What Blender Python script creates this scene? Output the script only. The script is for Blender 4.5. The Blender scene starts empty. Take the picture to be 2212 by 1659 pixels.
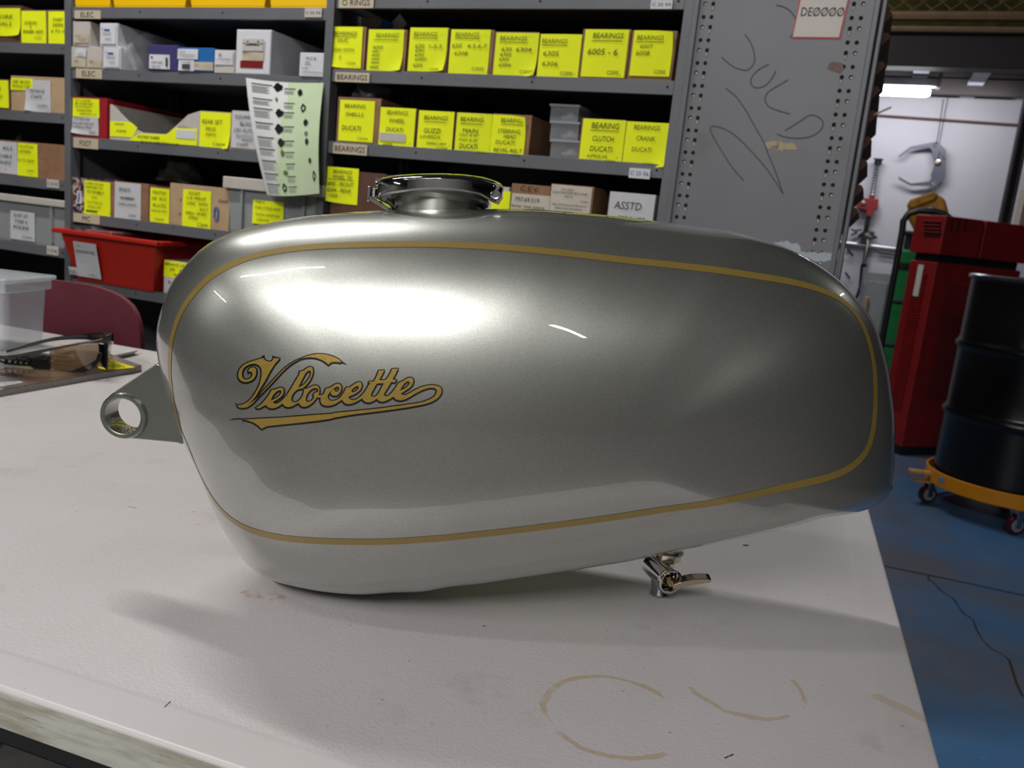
import bpy, bmesh, math, random
import numpy as np
from mathutils import Vector, Matrix
from mathutils.bvhtree import BVHTree
random.seed(7)
SC = bpy.context.scene
COL = SC.collection
V = Vector
PI = math.pi

# ------------------------------------------------------------------ camera, world, lights, exposure
PITCH, ROLL, FPX = 0.19053633, 0.10167546, 1819.16
CAM = V((0, 0, 1.04))
FWD = V((0, math.cos(PITCH), -math.sin(PITCH)))
_up = V((1, 0, 0)).cross(FWD)
RGT = math.cos(ROLL) * V((1, 0, 0)) + math.sin(ROLL) * _up
UPV = -math.sin(ROLL) * V((1, 0, 0)) + math.cos(ROLL) * _up
cam = bpy.data.cameras.new('camera')
camo = bpy.data.objects.new('camera', cam); COL.objects.link(camo)
camo.matrix_world = Matrix((( RGT.x, UPV.x, -FWD.x, CAM.x), (RGT.y, UPV.y, -FWD.y, CAM.y), (RGT.z, UPV.z, -FWD.z, CAM.z), (0, 0, 0, 1)))
cam.sensor_width = 36; cam.lens = FPX * 36 / 2212; cam.clip_start = .01
cam.dof.use_dof = True; cam.dof.focus_distance = .64; cam.dof.aperture_fstop = 14
SC.camera = camo
SC.view_settings.view_transform = 'Standard'; SC.view_settings.look = 'None'
SC.view_settings.gamma = 1; SC.view_settings.use_curve_mapping = False
SC.view_settings.exposure = 0.0
w = bpy.data.worlds.new('world'); SC.world = w; w.use_nodes = True
w.node_tree.nodes['Background'].inputs[0].default_value = (.58, .57, .56, 1)
w.node_tree.nodes['Background'].inputs[1].default_value = .30
SC.cycles.use_denoising = True
SC.cycles.max_bounces = 6
SC.cycles.sample_clamp_indirect = 4

# (x, y, z, rot z, watts): tubes of the workshop's ceiling battens
BATTENS = [(-.86, -2.75, 3.05, -.98, 118), (-1.58, -1.78, 3.05, -.98, 44), (-1.30, 1.80, 3.05, -.45, 42), (-1.70, -.37, 3.05, 0, 13), (-4.8, -1.3, 3.05, 1.57, 34),
           (3.2, 2.65, 3.05, 1.2, 6), (1.1, -3.9, 3.05, -.98, 14), (.75, 4.35, 3.2, .3, 32)]
for bx_, by_, bz_, br_, wt in BATTENS:
    l = bpy.data.lights.new('tube_light', 'AREA'); l.shape = 'RECTANGLE'; l.size = 1.2; l.size_y = .06; l.energy = wt
    l.color = (1, .985, .95)
    lo = bpy.data.objects.new('tube_light', l); COL.objects.link(lo); lo.location = (bx_, by_, bz_); lo.rotation_euler = (0, 0, br_)

# ------------------------------------------------------------------ pixel of the 2212x1659 photograph -> point on a real plane
YAW = math.radians(-21.5545)
SD = V((math.cos(YAW), math.sin(YAW), 0)); NB = V((-math.sin(YAW), math.cos(YAW), 0)); S0 = V((0, 2.0515, 0))
def ray(x, y): return RGT * ((x - 1106) / FPX) - UPV * ((y - 829.5) / FPX) + FWD
def atz(x, y, z):
    k = ray(x, y); return CAM + k * ((z - CAM.z) / k.z)
def aty(x, y, Y):
    k = ray(x, y); return CAM + k * (Y / k.y)
def sh(x, y, v=0.0):                      # on the plane v behind the shelf fronts -> (u, v, z) in the shelf frame
    k = ray(x, y); p = CAM + k * ((S0 + NB * v - CAM).dot(NB) / k.dot(NB))
    return V(((p - S0).dot(SD), v, p.z))
def rect(xl, yt, xr, yb, v=0.0):
    xm, ym = (xl + xr) / 2, (yt + yb) / 2
    return sh(xl, ym, v).x, sh(xr, ym, v).x, sh(xm, yb, v).z, sh(xm, yt, v).z
def W3(u, v, z): return S0 + SD * u + NB * v + V((0, 0, z))

# ------------------------------------------------------------------ mesh helpers
def bx(bm, x0, x1, y0, y1, z0, z1, M=None):
    vs = [bm.verts.new((x, y, z)) for x in (x0, x1) for y in (y0, y1) for z in (z0, z1)]
    for f in ((0, 1, 3, 2), (4, 6, 7, 5), (0, 4, 5, 1), (2, 3, 7, 6), (0, 2, 6, 4), (1, 5, 7, 3)):
        bm.faces.new([vs[i] for i in f])
    if M is not None: bmesh.ops.transform(bm, matrix=M, verts=vs)
    return vs
def frame_of(d):
    d = d.normalized(); a = V((0, 0, 1)) if abs(d.z) < .9 else V((1, 0, 0))
    x = d.cross(a).normalized(); return x, x.cross(d).normalized()
def tube(bm, pts, r, n=8, caps=True, closed=False, flat=1.0):
    pts = [V(p) for p in pts]; rings = []; L = len(pts)
    rs = r if isinstance(r, (list, tuple)) else [r] * L
    px = None
    for i, p in enumerate(pts):
        if closed: d = pts[(i + 1) % L] - pts[i - 1]
        else: d = pts[min(i + 1, L - 1)] - pts[max(i - 1, 0)]
        d.normalize()
        if px is None: x, _ = frame_of(d)
        else: x = (px - d * px.dot(d)).normalized()
        y = d.cross(x); px = x
        rings.append([bm.verts.new(p + x * (math.cos(a) * rs[i]) + y * (math.sin(a) * rs[i] * flat)) for a in [2 * PI * k / n for k in range(n)]])
    for i in range(L if closed else L - 1):
        A, B = rings[i], rings[(i + 1) % L]
        for k in range(n): bm.faces.new((A[k], A[(k + 1) % n], B[(k + 1) % n], B[k]))
    if caps and not closed:
        bm.faces.new(rings[0][::-1]); bm.faces.new(rings[-1])
    return rings
def lathe(bm, prof, M=None, n=32, close=False):
    rings = []
    for r, z in prof:
        rings.append([bm.verts.new((r * math.cos(2 * PI * k / n), r * math.sin(2 * PI * k / n), z)) for k in range(n)] if r > 1e-6 else [bm.verts.new((0, 0, z))])
    seq = list(range(len(rings) - 1))
    for i in seq + ([len(rings) - 1] if close else []):
        A, B = rings[i], rings[(i + 1) % len(rings)]
        for k in range(n):
            a, b = A[k % len(A)], A[(k + 1) % len(A)]; c, d = B[(k + 1) % len(B)], B[k % len(B)]
            q = [a, b, c, d]; q = [v for i2, v in enumerate(q) if v not in q[:i2]]
            if len(q) > 2: bm.faces.new(q)
    if M is not None: bmesh.ops.transform(bm, matrix=M, verts=[v for r in rings for v in r])
def prism(bm, poly, d0, d1, axis='y', M=None):        # poly in the two other axes, extruded along axis
    def P(a, b, d): return {'y': (a, d, b), 'z': (a, b, d), 'x': (d, a, b)}[axis]
    A = [bm.verts.new(P(a, b, d0)) for a, b in poly]; B = [bm.verts.new(P(a, b, d1)) for a, b in poly]
    bm.faces.new(A); bm.faces.new(B[::-1]); n = len(A)
    for i in range(n): bm.faces.new((A[i], B[i], B[(i + 1) % n], A[(i + 1) % n]))
    if M is not None: bmesh.ops.transform(bm, matrix=M, verts=A + B)
def new(): return bmesh.new()
def ob(name, bm, m, parent=None, loc=None, rz=None, smooth=False, bevel=0, seg=2, label=None, kind=None, M=None):
    bmesh.ops.recalc_face_normals(bm, faces=bm.faces)
    me = bpy.data.meshes.new(name); bm.to_mesh(me); bm.free()
    for mm in (m if isinstance(m, (list, tuple)) else [m]): me.materials.append(mm)
    o = bpy.data.objects.new(name, me); COL.objects.link(o)
    if parent: o.parent = parent
    if loc is not None: o.location = loc
    if rz is not None: o.rotation_euler = (0, 0, rz)
    if M is not None: o.matrix_local = M
    if smooth:
        me.shade_smooth()
        if smooth != 2: me.set_sharp_from_angle(angle=math.radians(38))
    if bevel:
        b = o.modifiers.new('bevel', 'BEVEL'); b.width = bevel; b.segments = seg; b.limit_method = 'ANGLE'; b.angle_limit = math.radians(40)
        if not smooth: me.shade_smooth(); b.harden_normals = True
    if label: o['label'] = label
    if kind: o['kind'] = kind
    return o
def tag(o, label, cat, group=None, kind=None):
    o['label'] = label; o['category'] = cat
    if group: o['group'] = group
    if kind: o['kind'] = kind
    return o
def thing(name, label, cat, loc=(0, 0, 0), rz=0.0, group=None):
    o = bpy.data.objects.new(name, None); COL.objects.link(o); o.empty_display_size = .05
    o.location = loc; o.rotation_euler = (0, 0, rz)
    return tag(o, label, cat, group)
def struct(name, bm, m, **k):
    o = ob(name, bm, m, **k); o['kind'] = 'structure'; return o

# ------------------------------------------------------------------ materials
def srgb(r, g, b):
    f = lambda c: (c / 255 / 12.92) if c / 255 <= .04045 else ((c / 255 + .055) / 1.055) ** 2.4
    return (f(r), f(g), f(b), 1)
MATS = {}
class N:                                   # tiny node-tree writer
    def __init__(s, name):
        s.m = bpy.data.materials.new(name); s.m.use_nodes = True; s.t = s.m.node_tree; s.p = s.t.nodes['Principled BSDF']
    def n(s, typ, **k):
        o = s.t.nodes.new(typ)
        for a, v in k.items(): setattr(o, a, v)
        return o
    def l(s, a, b): s.t.links.new(a, b)
    def coord(s): return s.n('ShaderNodeTexCoord').outputs['Object']
    def noise(s, scale, detail=4, rough=.55, vec=None, out='Fac'):
        o = s.n('ShaderNodeTexNoise'); o.inputs['Scale'].default_value = scale; o.inputs['Detail'].default_value = detail; o.inputs['Roughness'].default_value = rough
        s.l(vec if vec is not None else s.coord(), o.inputs['Vector']); return o.outputs[out]
    def ramp(s, fac, a, b, ca=(0, 0, 0, 1), cb=(1, 1, 1, 1)):
        o = s.n('ShaderNodeValToRGB'); e = o.color_ramp.elements; e[0].position = a; e[1].position = b; e[0].color = ca; e[1].color = cb
        s.l(fac, o.inputs[0]); return o.outputs['Color']
    def mix(s, fac, a, b, mode='MIX'):
        o = s.n('ShaderNodeMix', data_type='RGBA', blend_type=mode)
        for v, i in ((fac, 0), (a, 6), (b, 7)):
            if isinstance(v, (int, float, tuple)): o.inputs[i].default_value = v
            else: s.l(v, o.inputs[i])
        return o.outputs[2]
    def math(s, op, a, b=None, c=None):
        o = s.n('ShaderNodeMath', operation=op)
        for i, v in enumerate((a, b, c)):
            if v is None: continue
            if isinstance(v, (int, float)): o.inputs[i].default_value = v
            else: s.l(v, o.inputs[i])
        return o.outputs[0]
    def bump(s, h, strength=.3, dist=.001):
        o = s.n('ShaderNodeBump'); o.inputs['Strength'].default_value = strength; o.inputs['Distance'].default_value = dist
        s.l(h, o.inputs['Height']); s.l(o.outputs[0], s.p.inputs['Normal'])
    def set(s, **k):
        for a, v in k.items():
            i = s.p.inputs[a.replace('_', ' ')]
            if isinstance(v, (int, float, tuple)): i.default_value = v
            else: s.l(v, i)
        return s
def mat(name, col, rough=.6, metal=0.0, var=.18, vs=9.0, bump=0.0, bs=120.0, dirt=None, ds=14.0, **k):
    if name in MATS: return MATS[name]
    a = N(name); dark = tuple(c * (1 - var) for c in col[:3]) + (1,)
    c = a.mix(a.ramp(a.noise(vs), .35, .7), col, dark) if var else col
    if dirt: c = a.mix(a.ramp(a.noise(ds, 6, .7), dirt[1], dirt[1] + .1), c, dirt[0])
    a.set(Base_Color=c, Roughness=rough, Metallic=metal, **k)
    if bump: a.bump(a.noise(bs, 3), bump, .0006)
    MATS[name] = a.m; return a.m
M_STEEL = mat('shelf_steel', srgb(112, 114, 120), .42, .15, .16, 6, .15, 300, (srgb(90, 88, 84), .62), 20)
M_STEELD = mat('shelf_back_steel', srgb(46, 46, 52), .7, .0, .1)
M_PANEL = mat('panel_steel', srgb(122, 123, 130), .45, .15, .14, 3.5, .1, 260, (srgb(112, 108, 106), .60), 7)
M_HOLE = mat('hole_black', (.004, .004, .004, 1), .9, 0, 0)
M_CARD = mat('brown_cardboard', srgb(150, 112, 82), .8, 0, .25, 30, .2, 200)
M_CARDD = mat('dark_cardboard', srgb(98, 66, 52), .85, 0, .25, 30, .2, 200)
M_TAN = mat('tan_cardboard', srgb(190, 160, 125), .8, 0, .14, 25, .2, 200)
M_BEIGE = mat('beige_card', srgb(205, 195, 182), .75, 0, .1, 25)
M_WHITE = mat('white_card', srgb(215, 215, 222), .6, 0, .06, 20)
M_WHITE2 = mat('aged_white_card', srgb(196, 190, 184), .65, 0, .1, 30)
M_YEL = mat('fluorescent_yellow_paper', (.92, 1.0, .0, 1), .75, 0, .05, 12, 0, 100, (srgb(190, 206, 20), .64), 38)
M_YEL2 = mat('smudged_yellow_paper', (.86, .96, .0, 1), .75, 0, .08, 12, 0, 100, (srgb(168, 182, 30), .60), 30)
M_PAPER = mat('white_paper', srgb(205, 205, 210), .75, 0, .07, 30, 0, 100, (srgb(168, 166, 168), .6), 40)
M_TAG = mat('cream_tag', srgb(198, 184, 162), .6, 0, .06, 30)
M_INK = mat('marker_ink', (.012, .014, .010, 1), .7, 0, 0)
M_INKF = mat('faded_ink', srgb(84, 96, 14), .8, 0, 0)
M_INKG = mat('pencil_grey', srgb(62, 64, 70), .8, 0, 0)
M_INKB = mat('print_blue', srgb(40, 70, 160), .6, 0, 0)
M_INKL = mat('print_grey', srgb(140, 140, 145), .7, 0, 0)
M_RED = mat('red_paint', srgb(128, 20, 22), .45, 0, .2, 8)
M_REDP = mat('red_plastic', srgb(190, 38, 24), .4, 0, .2, 6, 0, 100, (srgb(150, 26, 20), .6), 9)
M_REDC = mat('red_card', srgb(160, 22, 34), .6, 0, .1)
M_NAVY = mat('navy_card', srgb(62, 60, 112), .5, 0, .06)
M_BLUE = mat('blue_card', srgb(26, 104, 178), .5, 0, .05)
M_YBIN = mat('yellow_plastic', srgb(246, 196, 0), .35, 0, .06)
M_GREYP = mat('grey_plastic', srgb(146, 150, 152), .5, 0, .1, 6, 0, 100, (srgb(120, 124, 124), .62), 10)
M_BLACK = mat('black_plastic', srgb(20, 20, 22), .28, 0, .1)
M_BLACKM = mat('black_metal', srgb(24, 24, 27), .4, 0, .1)
M_CHROME = mat('chrome', (.86, .86, .88, 1), .05, 1, 0)
M_CHROMED = mat('dull_chrome', (.55, .55, .57, 1), .25, 1, .15, 60)
M_BRASS = mat('polished_nickel_brass', (.72, .62, .46, 1), .14, 1, .05)
M_GREEN = mat('green_plastic', srgb(8, 120, 58), .45, 0, .05)
M_ORANGE = mat('orange_paint', srgb(232, 148, 8), .4, 0, .08, 12)
M_DRUM = mat('black_drum_paint', srgb(16, 15, 18), .25, 0, .2, 5)
M_MAROON = mat('maroon_plastic', srgb(112, 48, 62), .55, 0, .12, 10, .25, 700)
M_WOOD = mat('raw_wood', srgb(178, 150, 120), .7, 0, .2, 12)
M_LEATHER = mat('tan_leather', srgb(176, 124, 30), .6, 0, .5, 22)
def clear_mat(name, col, alpha, rough=.08):
    a = N(name); a.set(Base_Color=col, Roughness=rough, Alpha=alpha, Specular_IOR_Level=.8, Coat_Weight=.5); MATS[name] = a.m; return a.m
M_CLEAR = clear_mat('clear_plastic', (.7, .72, .76, 1), .16)
M_MILKY = clear_mat('milky_plastic', (.70, .76, .83, 1), .42, .2)
M_LENS = clear_mat('brown_lens', (.12, .07, .03, 1), .55, .03)

def tank_paint():
    a = N('silver_flake_paint')
    v = a.n('ShaderNodeTexVoronoi'); v.inputs['Scale'].default_value = 2300; a.l(a.coord(), v.inputs['Vector'])
    base = a.mix(a.ramp(v.outputs['Color'], .1, .95), (.35, .355, .335, 1), (.47, .475, .445, 1))
    a.set(Base_Color=base, Metallic=.88, Roughness=.34, Coat_Weight=1.0, Coat_Roughness=.012, Coat_IOR=1.9)
    nm = a.n('ShaderNodeBump'); nm.inputs['Strength'].default_value = .05; nm.inputs['Distance'].default_value = .0002
    a.l(v.outputs['Distance'], nm.inputs['Height']); a.l(nm.outputs[0], a.p.inputs['Normal'])
    return a.m
M_TANK = tank_paint()
M_LUG = mat('painted_bracket', (.30, .315, .28, 1), .30, .85, .12, 40, .3, 160, None, 14, Coat_Weight=1.0, Coat_Roughness=.03)
M_GOLD = mat('gold_stripe', srgb(140, 118, 58), .42, .25, .06, 200, 0, 100, None, 14, Coat_Weight=1.0, Coat_Roughness=.02)
M_GOLD2 = mat('gold_leaf', srgb(176, 146, 66), .34, .45, .12, 300, .2, 500, None, 14, Coat_Weight=1.0, Coat_Roughness=.02)
M_OUTL = mat('decal_black', (.003, .003, .004, 1), .3, 0, 0, 10, 0, 10, None, 14, Coat_Weight=1.0, Coat_Roughness=.02)
# ------------------------------------------------------------------ the setting
def floor_mat():
    a = N('blue_floor_paint'); c = a.coord()
    g = a.mix(a.ramp(a.noise(1.1, 4, .6, c), .44, .62), srgb(66, 108, 152), srgb(92, 98, 112))
    sp = a.n('ShaderNodeSeparateXYZ'); a.l(c, sp.inputs[0])
    g = a.mix(a.ramp(a.math('ADD', sp.outputs[0], a.math('MULTIPLY', a.noise(1.7, 4, .6, c), .8)), .95, 1.5), srgb(98, 96, 95), g)
    g = a.mix(a.ramp(sp.outputs[1], .5, 1.3), srgb(98, 96, 95), g)
    g = a.mix(a.ramp(a.noise(2.3, 5, .65, c), .58, .70), g, srgb(104, 98, 108))
    g = a.mix(a.ramp(a.noise(16, 6, .7, c), .66, .70), g, srgb(120, 96, 82))
    g = a.mix(a.ramp(a.noise(23, 3, .6, c), .73, .76), g, srgb(70, 140, 205))
    a.set(Base_Color=g, Roughness=a.math('MULTIPLY_ADD', a.noise(5, 4, .6, c), .35, .22)); a.bump(a.noise(60, 4), .15, .001); return a.m
M_FLOOR = floor_mat()
M_WALL = mat('painted_board_wall', srgb(180, 178, 188), .6, 0, .05, 3, .1, 40, (srgb(164, 162, 172), .62), 3)
M_DARKW = mat('dim_wall', srgb(96, 94, 92), .8, 0, .15, 1.2)
M_CEIL = mat('dim_ceiling', srgb(92, 90, 86), .8, 0, .15, 1.0)
M_DIRT = mat('crack_dirt', srgb(40, 34, 32), .9, 0, .1)
def ribbon(bm, pts, hw, up=V((0, 0, 1)), off=0.0):      # flat strip along pts
    pts = [V(p) for p in pts]; L = len(pts); A = []
    hs = hw if isinstance(hw, (list, tuple)) else [hw] * L
    for i, p in enumerate(pts):
        d = (pts[min(i + 1, L - 1)] - pts[max(i - 1, 0)]).normalized(); n = up.cross(d).normalized() * hs[i]
        A.append((bm.verts.new(p + n + up * off), bm.verts.new(p - n + up * off)))
    for i in range(L - 1): bm.faces.new((A[i][0], A[i][1], A[i + 1][1], A[i + 1][0]))

bm = new(); bx(bm, -6, 9, -5, 9, -.1, 0); FLO = struct('floor', bm, M_FLOOR)
bm = new(); ribbon(bm, [atz(1700, 1178, .0012), atz(1905, 1221, .0012), atz(2060, 1253, .0012), atz(2212, 1286, .0012), atz(2500, 1345, .0012)], .0045)
ob('floor_joint', bm, M_DIRT, FLO)
bm = new(); ribbon(bm, [atz(x, y, .0014) for x, y in ((2006, 1243), (2005, 1250), (2018, 1259), (2030, 1273), (2044, 1284), (2060, 1293), (2071, 1310), (2082, 1325), (2102, 1338), (2109, 1358), (2122, 1381), (2140, 1400), (2166, 1413), (2180, 1425), (2186, 1443), (2195, 1473), (2207, 1500), (2212, 1504), (2230, 1530))],
    [.002, .003, .0015, .003, .0015, .003, .002, .003, .0015, .003, .0015, .002, .001, .003, .0035, .003, .003, .002, .002])
ob('floor_crack', bm, M_DIRT, FLO)
bm = new(); bx(bm, -6, 9, -5, 9, 4.2, 4.3); struct('ceiling', bm, M_CEIL)
bm = new(); bx(bm, -6, 9, -5.1, -5, 0, 4.2); struct('wall_front', bm, M_DARKW)
bm = new(); bx(bm, -6.1, -6, -5, 9, 0, 4.2); struct('wall_left', bm, M_DARKW)
bm = new(); bx(bm, 9, 9.1, -5, 9, 0, 4.2); struct('wall_right', bm, M_DARKW)
bm = new(); bx(bm, -6, 9, 9, 9.1, 0, 4.2); struct('wall_back', bm, M_DARKW)
# white board wall below the mezzanine (two boards with a seam), in the shelf frame
WV = 5.0
def frameobj(o): o.location = S0; o.rotation_euler = (0, 0, YAW); return o
ME_Z = 2.2
us = sh(2031, 300, WV).x
bm = new(); bx(bm, -.6, 4.2, WV + .02, WV + .06, 0, ME_Z)
WB = struct('wall_board', bm, M_WALL); frameobj(WB)
for k, (a_, b_) in enumerate(((-.6, us - .004), (us + .004, us + 1.2), (us + 1.208, us + 2.4))):
    bm = new(); bx(bm, a_, b_, WV, WV + .02, 0.0, ME_Z); ob('board', bm, M_WALL, WB, bevel=.003)

# mezzanine over the back of the room: front beam, joists, deck, guard rail with diamond mesh
M_BEAM = mat('beam_dark', srgb(36, 28, 31), .7, 0, .2, 3)
M_JOIST = mat('joist_grey', srgb(178, 180, 190), .5, .1, .1, 3)
M_RAIL = mat('rail_tan', srgb(128, 104, 78), .6, .1, .2, 12)
M_PLY = mat('yellow_ply', srgb(160, 138, 96), .8, 0, .2, 3)
mz = thing('mezzanine', 'dark steel mezzanine floor with rail above the white board wall', 'mezzanine', S0, YAW)
FV = 3.97
zt = sh(2050, 66, FV).z
bm = new(); bx(bm, .1, 4.2, FV, FV + .14, ME_Z, zt); ob('front_beam', bm, M_BEAM, mz, bevel=.004)
bm = new(); bx(bm, .1, 4.2, FV + .14, 7.5, ME_Z + .20, ME_Z + .22); ob('deck', bm, M_PLY, mz)
bm = new(); bx(bm, .1, 4.2, FV + .55, FV + .62, ME_Z - .06, ME_Z + .04); bx(bm, .1, 4.2, FV + .565, FV + .605, ME_Z + .03, ME_Z + .2); ob('cross_beam', bm, M_BEAM, mz, bevel=.003)
for u in (.55, .86, 1.20, 1.55, 1.9, 2.3):
    bm = new(); bx(bm, u, u + .05, FV + .14, WV + .5, ME_Z + .02, ME_Z + .19); bx(bm, u - .02, u + .07, FV + .14, WV + .5, ME_Z, ME_Z + .02); ob('joist', bm, M_JOIST, mz)
z1, z2 = sh(2050, 64, FV - .02).z, sh(2050, 35, FV - .02).z
bm = new(); tube(bm, [(.1, FV - .02, z1), (4.2, FV - .02, z1)], .02); ob('kick_rail', bm, M_RAIL, mz, smooth=True)
bm = new(); tube(bm, [(.1, FV - .02, z2), (4.2, FV - .02, z2)], .030); ob('bottom_rail', bm, M_RAIL, mz, smooth=True)
bm = new(); z3 = z2 + .36
sp = .105
for i in range(-6, 34):
    u = .3 + i * sp
    for sgn in (1, -1):
        a0 = V((u, FV - .02 - .004 * sgn, z2)); a1 = V((u + sgn * .36 * 1.35, FV - .02 - .004 * sgn, z3))
        if .1 < min(a0.x, a1.x) and max(a0.x, a1.x) < 4.1: tube(bm, [a0, a1], .0045, 4, False)
ob('mesh_screen', bm, M_RAIL, mz, kind='stuff', label='diamond wire mesh of the guard rail')
bm = new(); bx(bm, .3, 4.2, FV + .5, FV + .9, z2 + .02, z2 + .5); c_ = tag(ob('storage_crate', bm, mat('olive_goods', srgb(96, 92, 36), .8, 0, .6, 5), bevel=.01), 'olive and brown stored goods behind the mezzanine wire mesh', 'crate'); frameobj(c_)

# fluorescent batten under the mezzanine
fx = thing('batten_light', 'lit fluorescent batten under the mezzanine by the shelf end', 'ceiling light', W3(0, 0, 0), YAW)
FXV = FV + .30
ua, ub = sh(1800, 198, FXV).x, sh(2009, 203, FXV).x; zf = sh(1950, 199, FXV).z
bm = new(); bx(bm, ua, ub + .03, FXV - .045, FXV + .045, zf + .035, zf + .085); ob('housing', bm, M_WHITE, fx, bevel=.006)
E_ = N('tube_glow'); E_.set(Base_Color=(1, 1, 1, 1), Emission_Color=(.93, .96, 1, 1), Emission_Strength=16.0)
bm = new(); tube(bm, [(ua, FXV, zf), (ub - .02, FXV, zf), (ub, FXV, zf)], [.025, .025, .016], 14); ob('light_tube', bm, E_.m, fx, smooth=True)
bm = new(); bx(bm, ub + .03, ub + .05, FXV - .04, FXV + .04, zf + .03, ME_Z + .02); ob('bracket', bm, M_WHITE2, fx)
l = bpy.data.lights.new('batten_glow', 'AREA'); l.shape = 'RECTANGLE'; l.size = 1.1; l.size_y = .08; l.energy = 6.5
lo = bpy.data.objects.new('batten_glow', l); COL.objects.link(lo); lo.location = W3(.9, FXV + .07, zf - .02); lo.rotation_euler = (1.15, 0, YAW)
for i, (bx_, by_, bz_, br_, wt) in enumerate(BATTENS):
    b = thing('ceiling_batten', 'white batten lamp hanging from the workshop ceiling outside the view', 'ceiling light', (bx_, by_, bz_ + .005), br_, 'workshop ceiling battens')
    bm = new(); bx(bm, -.62, .62, -.04, .04, .005, .06); ob('housing', bm, M_WHITE2, b)
    bm = new()
    for sx in (-.45, .45): tube(bm, [(sx, 0, .06), (sx, 0, 4.2 - bz_)], .005, 6)
    ob('hanger', bm, M_BLACKM, b)

# ------------------------------------------------------------------ white folding table (its own frame: x along the front edge, y towards the back)
TYAW = math.radians(-17.5028)
TDv = V((math.cos(TYAW), math.sin(TYAW), 0)); TNv = V((-math.sin(TYAW), math.cos(TYAW), 0))
def tl(px, py, z=.74):
    p = atz(px, py, z); return V((p.dot(TDv), p.dot(TNv), 0))
TX0, TX1, TY0, TY1 = -1.72, .1313, .3427, 1.252
def circ(pts):
    P = np.array([tl(*p)[:2] for p in pts]); A = np.c_[2 * P, np.ones(len(P))]; b = (P ** 2).sum(1)
    s = np.linalg.lstsq(A, b, rcond=None)[0]; return s[0], s[1], math.sqrt(s[2] + s[0] ** 2 + s[1] ** 2)
def table_mat():
    a = N('white_table_plastic'); c = a.coord()
    sep = a.n('ShaderNodeSeparateXYZ'); a.l(c, sep.inputs[0]); X, Y = sep.outputs[0], sep.outputs[1]
    base = a.mix(a.ramp(a.noise(3.2, 5, .6, c), .35, .7), srgb(195, 190, 193), srgb(186, 181, 181))
    base = a.mix(a.ramp(a.noise(7, 6, .7, c), .60, .78), base, srgb(166, 162, 158))
    wob = a.math('MULTIPLY', a.math('SUBTRACT', a.noise(55, 3, .6, c), .5), .006)
    def ringmask(cx, cy, r, w, thr, sc, gap, g0):
        dx = a.math('SUBTRACT', X, cx); dy = a.math('SUBTRACT', Y, cy)
        d = a.math('SQRT', a.math('ADD', a.math('MULTIPLY', dx, dx), a.math('MULTIPLY', dy, dy)))
        d = a.math('ABSOLUTE', a.math('ADD', a.math('SUBTRACT', d, r), wob))
        gd = (tl(*gap) - V((cx, cy, 0))).normalized()
        m = a.math('LESS_THAN', d, a.math('MULTIPLY', a.noise(30, 2, .5, c), w * 2))
        m = a.math('MULTIPLY', m, a.math('LESS_THAN', a.math('ADD', a.math('MULTIPLY', dx, gd.x), a.math('MULTIPLY', dy, gd.y)), g0 * r))
        return a.math('MULTIPLY', m, a.ramp(a.noise(sc, 2, .5, c), thr, thr + .06))
    st = srgb(176, 158, 130)
    x1, y1, r1 = circ(((1172, 1530), (1210, 1482), (1300, 1460), (1425, 1495), (1340, 1632), (1465, 1605), (1196, 1578)))
    x2, y2, r2 = circ(((1537, 1518), (1588, 1540), (1642, 1549), (1697, 1545), (1700, 1462), (1727, 1480), (1739, 1504), (1720, 1538)))
    base = a.mix(a.math('MULTIPLY', ringmask(x1, y1, r1, .0021, .38, 22, (1500, 1548), .86), .75), base, st)
    base = a.mix(a.math('MULTIPLY', ringmask(x2, y2, r2, .0018, .36, 26, (1560, 1430), .05), .7), base, st)
    def capsule(p, q, r0):
        A, B = tl(*p), tl(*q); D = B - A; L2 = D.dot(D)
        t = a.math('ADD', a.math('MULTIPLY', a.math('SUBTRACT', X, A.x), D.x / L2), a.math('MULTIPLY', a.math('SUBTRACT', Y, A.y), D.y / L2))
        n = a.n('ShaderNodeClamp'); a.l(t, n.inputs[0]); t = n.outputs[0]
        ex = a.math('SUBTRACT', a.math('SUBTRACT', X, A.x), a.math('MULTIPLY', t, D.x)); ey = a.math('SUBTRACT', a.math('SUBTRACT', Y, A.y), a.math('MULTIPLY', t, D.y))
        d = a.math('SQRT', a.math('ADD', a.math('MULTIPLY', ex, ex), a.math('MULTIPLY', ey, ey)))
        return a.math('LESS_THAN', a.math('ADD', d, a.math('MULTIPLY', wob, .6)), r0)
    base = a.mix(a.math('MULTIPLY', capsule((1897, 1505), (2012, 1560), .0042), .55), base, st)
    base = a.mix(a.math('MULTIPLY', capsule((535, 1280), (600, 1290), .006), a.math('MULTIPLY', a.ramp(a.noise(90, 4, .7, c), .45, .55), .6)), base, srgb(172, 138, 110))
    base = a.mix(a.math('MULTIPLY', capsule((425, 1135), (450, 1130), .005), a.math('MULTIPLY', a.ramp(a.noise(120, 4, .7, c), .48, .58), .5)), base, srgb(190, 150, 130))
    for p, q, r0 in (((277, 1093), (294, 1096), .0007), ((356, 1527), (368, 1514), .00035), ((1608, 1177), (1614, 1177), .0018), ((1566, 1636), (1584, 1628), .0003)):
        base = a.mix(capsule(p, q, r0), base, srgb(60, 56, 56))
    base = a.mix(a.math('MULTIPLY', a.ramp(a.noise(210, 2, .5, c), .765, .775), .8), base, srgb(84, 80, 78))
    base = a.mix(a.math('MULTIPLY', a.ramp(a.noise(60, 2, .5, c), .80, .81), .8), base, srgb(64, 60, 60))
    a.set(Base_Color=base, Roughness=.40, Specular_IOR_Level=.5)
    inb = a.math('MULTIPLY', a.math('MULTIPLY', a.math('GREATER_THAN', Y, TY0 + .032), a.math('LESS_THAN', X, TX1 - .030)), 1.0)
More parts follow.
